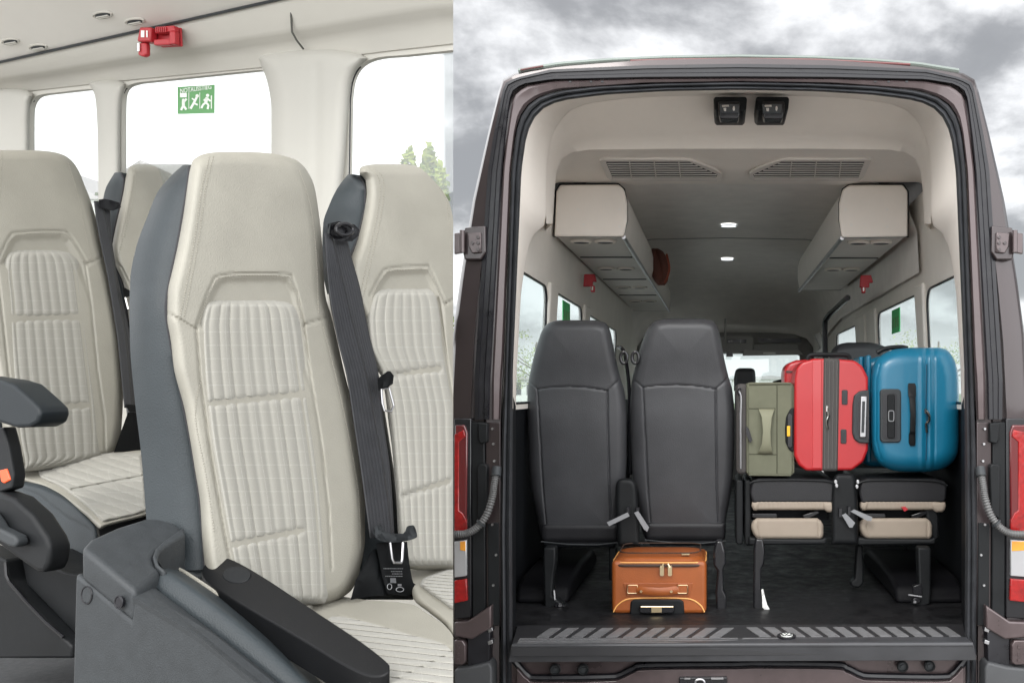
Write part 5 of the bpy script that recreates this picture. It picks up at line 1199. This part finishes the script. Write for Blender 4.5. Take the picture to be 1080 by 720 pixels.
bm = nb(); tube(bm, smooth_path([P(779, 412, 4.13), P(781.5, 420, 4.128), P(781, 440, 4.128), P(781, 470, 4.128), P(781, 494, 4.128)], 20), .005, 8); obj('zip', bm, M['steel'], gs)
bm = nb(); tube(bm, smooth_path([P(782, 411, 4.12), P(779.5, 409, 4.12), P(778, 413, 4.12), P(780, 417, 4.12)], 10), .004, 6); pxprism(bm, [(787, 449), (790, 452), (793.5, 464), (791, 467), (787, 458)], 4.11, .012); obj('zip_puller', bm, M['bgloss'], gs)
# red
rs = thing('red_suitcase', 'red hard shell suitcase with black zip band between the olive and blue ones', 'suitcase', P(876, 497, 4.1))
oct_ = [(846, 381.5), (858, 378), (880, 378), (902, 380), (910, 386), (916, 398), (916, 474), (911, 487), (899, 496), (850, 496.5), (842, 490), (837.5, 480), (838, 400), (840, 388)]
case(oct_, 4.10, .46, 'shell', M['caseRed'], rs, .012, 4)
bm = nb(); pxprism(bm, [(856.5, 380), (867, 379), (867, 494), (856.5, 494)], 4.0975, .01); obj('shell_facet', bm, mat('red_facet', (.43, .03, .034), .36, coat=.3), rs, 0, .004)
bm = nb(); pxprism(bm, [(868, 377.2), (886.5, 377.8), (884.5, 497.2), (866.5, 497.2)], 4.0945, .465); zb_ = obj('zip_band', bm, M['zip'], rs, 40, .014, 4)
bm = nb()
for dx in (3, 7, 11, 15): tube(bm, [P(868+dx, 380, 4.093), P(867.5+dx, 440, 4.092), P(866.5+dx, 494, 4.093)], .0028, 6)
obj('band_rib', bm, mat('zip_rib', (.10, .095, .09), .5), zb_)
bm = nb(); tube(bm, smooth_path([P(872.5, 431, 4.088), P(874, 438, 4.085), P(872, 444, 4.085), P(873, 452, 4.088)], 12), .005, 6); tube(bm, [P(872.5, 428, 4.09), P(872.3, 434, 4.088)], .006, 8); obj('zip_puller', bm, M['chrome'], zb_)
for y0, y1, x0 in ((411, 426.5, 888), (452.5, 467.5, 886.8)):
    bm = nb(); pxprism(bm, rr(x0, x0+6, y0, y1, 1.5), 4.094, .01); lc = obj('latch', bm, M['gplastic'], rs, 40, .002)
    bm = nb(); pxprism(bm, rr(x0+1.6, x0+4.4, y0+3, y1-3, 1), 4.092, .004); obj('latch_slot', bm, M['strip'], lc, 0)
bm = nb(); pxprism(bm, [(917, 411), (907, 412), (901, 417), (899.5, 427), (899, 456), (901, 463), (906, 467), (917, 467.5)], 4.085, .03); hg_ = obj('handle_recess', bm, M['gplastic'], rs, 40, .006, 3)
bm = nb(); pxprism(bm, [(916.5, 416), (909, 417), (905, 424), (904.5, 455), (908, 462), (916.5, 463)], 4.082, .01); obj('recess_floor', bm, M['strip'], hg_, 0)
bm = nb(); pxprism(bm, [(908, 418), (914.5, 417.5), (913.5, 461), (906.5, 461)], 4.074, .012); hh = obj('trolley_handle', bm, M['steel'], rs, 40, .003)
bm = nb(); pxprism(bm, [(909.5, 423), (912.5, 423), (911.5, 456), (908.5, 456)], 4.072, .005); obj('handle_inlay', bm, M['gplastic'], hh, 0)
bm = nb(); tube(bm, smooth_path([P(852, 379.5, 4.25), P(855, 374.5, 4.25), P(875, 374, 4.25), P(893, 374.5, 4.25), P(896, 379, 4.25)], 20), .010, 8); obj('top_handle', bm, M['bplastic'], rs)
bm = nb(); pxprism(bm, [(827, 390), (831, 383), (840, 379.5), (860, 378.5), (860, 486), (838, 486), (828, 470)], 4.32, .22); obj('rear_shell', bm, M['caseRed'], rs, 60, .02, 4)
bm = nb(); pxbox(bm, 829, 841, 391, 392.5, 4.313, .01); obj('shell_groove', bm, M['zip'], rs, 0)
# blue
bl = thing('blue_suitcase', 'large blue hard shell suitcase standing rightmost on the folded seat', 'suitcase', P(963, 497, 4.1))
bp_ = [(930, 376), (945, 370), (965, 367), (985, 366.5), (1000, 371), (1008, 382), (1011.5, 405), (1011.5, 465), (1008, 484), (998, 494), (975, 498), (945, 497), (930, 492), (921, 481), (918, 460), (918, 400), (921, 386)]
YB = 4.08
pb_ = Plane((0, YB, H), (0, -1, 0))
rowsb = [(366.5, 960, 990), (367.5, 948, 995), (370, 938, 1000), (375, 929, 1004), (383, 922, 1008), (400, 918.5, 1011), (430, 918, 1011.5), (462, 918.5, 1011.5), (478, 921, 1010), (487, 926, 1005), (493, 934, 997), (496.5, 945, 985), (497.5, 955, 975)]
def ridge(x0, amp, w_): return lambda x, y: amp*np.exp(-((x-x0-(y-430)*.0)/w_)**2)
sh = Pad(rowsb, pb_, .075, 17, [ridge(972, .004, 2), ridge(976.5, -.004, 1.2), ridge(981, .005, 2.2), ridge(985.5, -.003, 1), groove([(928, 384), (924, 400), (924, 465), (929, 484)], .004, 1)], .30, 110, 110).build('shell', M['caseBlue'], bl)
bm = nb(); pxprism(bm, [(p[0]*.97+900*.03-14, p[1]+4) for p in [(930, 376), (945, 371), (1000, 372), (1000, 490), (930, 488), (921, 478), (919, 400)]], 4.38, .16); obj('rear_shell', bm, M['caseBlue'], bl, 60, .03, 5)
bm = nb()
for dx in (0, 8): pxprism(bm, rr(906+dx, 911+dx, 376-dx*.2, 488, 2), 4.36-dx*.01, .18)
obj('shell_rib', bm, M['caseBlue'], bl, 60, .008, 3)
bm = nb(); tube(bm, [P(977+.3*math.sin(y*.1), y, YB-.004) for y in np.linspace(384, 485, 24)], .0022, 5); obj('zip', bm, mat('blue_zip', (.004, .05, .10), .6), bl)
bm = nb(); pxprism(bm, rr(928.5, 950.5, 410, 466.5, 4), YB-.010, .03); hb = obj('handle_recess', bm, M['gplastic'], bl, 40, .005, 3)
bm = nb(); pxprism(bm, rr(931, 946, 414.5, 462.5, 2.5), YB-.012, .01); obj('recess_floor', bm, M['strip'], hb, 0)
bm = nb(); pxprism(bm, rr(936, 944, 415.5, 462, 2), YB-.018, .01); th_ = obj('trolley_handle', bm, M['bplastic'], bl, 40, .003)
bm = nb(); tube(bm, [P(x, y, YB-.0195) for x, y in rr(937.2, 942.8, 433, 444, 1.8)], .0022, 5, closed=True); obj('handle_button', bm, M['strap'], th_)
bm = nb(); ringloft(bm, [[P(x0, y, YB-.008-d), P(x1, y, YB-.008-d), P(x1, y, YB+.004-d), P(x0, y, YB+.004-d)] for y, x0, x1, d in [(404, 958, 965, .0), (407, 957.5, 966, .003), (417, 957.8, 966, .008), (420, 959, 965.5, .018), (437, 960, 966, .024), (455, 959.5, 965.5, .018), (458, 958.5, 965.5, .008), (467, 958.5, 965.5, .003), (470, 960, 965, 0)]]); obj('handle', bm, M['bplastic'], bl, 50, .002)
bm = nb(); tube(bm, smooth_path([P(977, 433, YB-.016), P(980, 438, YB-.02), P(979.5, 444, YB-.02), P(977, 446, YB-.018)], 10), .006, 6); obj('zip_puller', bm, M['chrome'], bl)
bm = nb(); tube(bm, [P(976.5, 446, YB-.016), P(977.5, 456, YB-.016)], .005, 6); tube(bm, [P(976, 431, YB-.014), P(976.5, 436, YB-.016)], .005, 6); obj('puller_cord', bm, M['bgloss'], bl)
bm = nb(); tube(bm, smooth_path([P(925, 372, 4.22), P(934, 367.5, 4.22), P(950, 366, 4.22), P(957, 367.5, 4.22)], 14), .010, 8); obj('top_handle', bm, M['bplastic'], bl)
# tan
ts = thing('tan_suitcase', 'small tan leather suitcase lying on the floor under the black seats', 'suitcase', P(695, 647, 3.87))
YT = 3.87
tp = Plane((0, YT, H), (0, -1, 0))
bm = nb(); zt = P(0, 598, YT).z
body_poly = rr(645, 745, 591, 647, 5, 4)
tb = case(body_poly, YT, .30, 'body', M['caseOrange'], ts, .016, 4)
# domed lid
bm = nb(); rings = []
c0, c1 = P(646, 0, YT).x, P(744, 0, YT).x
for t_, ins in ((0, .002), (.012, .003), (.024, .010), (.032, .022), (.036, .04)):
    rings.append([V((x, y, P(0, 597, YT).z+t_)) for x, y in rr(c0+ins, c1-ins, YT+.004+ins, YT+.29-ins, .05, 5)])
ringloft(bm, rings); obj('lid', bm, M['caseOrange'], ts, 60)
def hoop(z, ins, r_, m_, name, rad=.055):
    bm = nb(); tube(bm, [V((x, y, z)) for x, y in rr(c0+ins, c1-ins, YT+ins, YT+.30-ins, rad, 6)], r_, 8, closed=True); return obj(name, bm, m_, ts)
hoop(P(0, 596, YT).z, -.003, .0055, M['zipbrown'], 'zip_band'); hoop(P(0, 593, YT).z, -.001, .0025, M['pipe'], 'piping'); hoop(P(0, 583.8, YT).z, .022, .0025, M['zipbrown'], 'lid_zip')
bm = nb(); tube(bm, smooth_path([P(x, y, YT-.001) for x, y in [(647, 645), (651, 638), (660, 632), (672, 630.5), (695, 630), (718, 630.5), (730, 632), (739, 638), (743, 645)]], 30), .0028, 6); obj('piping', bm, M['pipe'], ts)
for x0 in (661, 714):
    bm = nb(); pxprism(bm, rr(x0, x0+12, 616, 626, 1.5), YT-.014, .02); hp_ = obj('handle_end', bm, M['caseOrange'], ts, 40, .004, 3)
    bm = nb(); tube(bm, [P(x, y, YT-.0145) for x, y in rr(x0+.8, x0+11.2, 616.8, 625.2, 1.2)], .0014, 5, closed=True); obj('trim', bm, M['gold'], hp_)
bm = nb(); ringloft(bm, [[P(x, y-4.2, YT-.006-d), P(x, y, YT-.014-d), P(x, y+4.2, YT-.006-d), P(x, y+3.5, YT+.002-d), P(x, y-3.5, YT+.002-d)] for x, y, d in [(671, 622, .004), (676, 622, .012), (684, 623, .02), (694, 623.5, .022), (704, 623, .02), (711, 622, .012), (716, 622, .004)]]); obj('handle', bm, M['caseOrange'], ts, 60)
bm = nb(); pxprism(bm, [(657, 614.5), (731, 614.5), (727, 629), (661, 629)], YT-.0025, .006); obj('handle_patch', bm, mat('tan_patch', (.26, .066, .014), .45, bump=.3, bscale=300), ts, 0, .002)
bm = nb()
for x in (676, 708): pxprism(bm, ell(x, 623.5, 1.4, 1.4, 10), YT-.034, .01)
obj('rivet', bm, M['gold'], ts, 0)
bm = nb(); pxprism(bm, [(664, 648), (665, 634), (669, 631.8), (717, 631.8), (721, 634), (722, 648)], YT-.008, .02); wg = obj('wheel_guard', bm, M['bplastic'], ts, 40, .006, 3)
bm = nb(); pxprism(bm, rr(674, 711, 638.5, 646.5, 2.5), YT-.03, .03); tr_ = obj('trolley_handle', bm, M['bgloss'], ts, 40, .005, 3)
bm = nb(); tube(bm, [P(676, 639.5, YT-.031), P(710, 639.5, YT-.031)], .003, 6); pxbox(bm, 687, 698, 640.5, 645.5, YT-.033, .005); obj('handle_trim', bm, M['gold'], tr_)
for x in (698, 706.5):
    bm = nb(); pxprism(bm, rr(x-2, x+2.2, 596, 607, 1.2), YT-.016, .008); tube(bm, [P(x+(702-x)*.5, 594, YT-.012), P(x, 598, YT-.014)], .004, 6); obj('zip_puller', bm, M['gold'], ts, 40)
bm = nb(); c = P(723, 584.5, YT+.03); box(bm, c.x-.016, c.x+.016, c.y-.006, c.y+.006, c.z-.002, c.z+.006); obj('lid_puller', bm, M['gold'], ts, 0, .002)

# seats further forward inside the van
t = thing('front_seat_headrest', 'dark headrest of a cab seat seen above the olive suitcase', 'headrest', P(786, 412, 7.6))
Pad([(388, 780, 792), (389.5, 776.5, 795.5), (393, 775, 796.5), (400, 774, 797), (412, 774, 797)], Plane((0, 7.6, H), (0, -1, 0)), .04, 4, [], .06, 16, 16).build('cover', M['bleather2'], t)
t2 = thing('grey_seat', 'grey seat top rising behind the red and blue suitcases', 'seat', P(905, 412, 5.6))
Pad([(361, 894, 916), (362.5, 886, 926), (366, 880, 934), (372, 876, 940), (400, 872, 944)], Plane((0, 5.4, H), (0, -1, 0)), .05, 7, [groove([(880, 368), (905, 364), (935, 369)], .004, 1)], .06, 24, 24).build('backrest', M['bleather'], t2)
bm = nb(); pxprism(bm, [(815, 402), (823, 400), (830, 402), (830, 415), (815, 415)], 8.8, .2); tag(obj('steering_column', bm, M['bplastic'], None, 40, .02), 'dark dashboard top seen under the windscreen', 'dashboard')
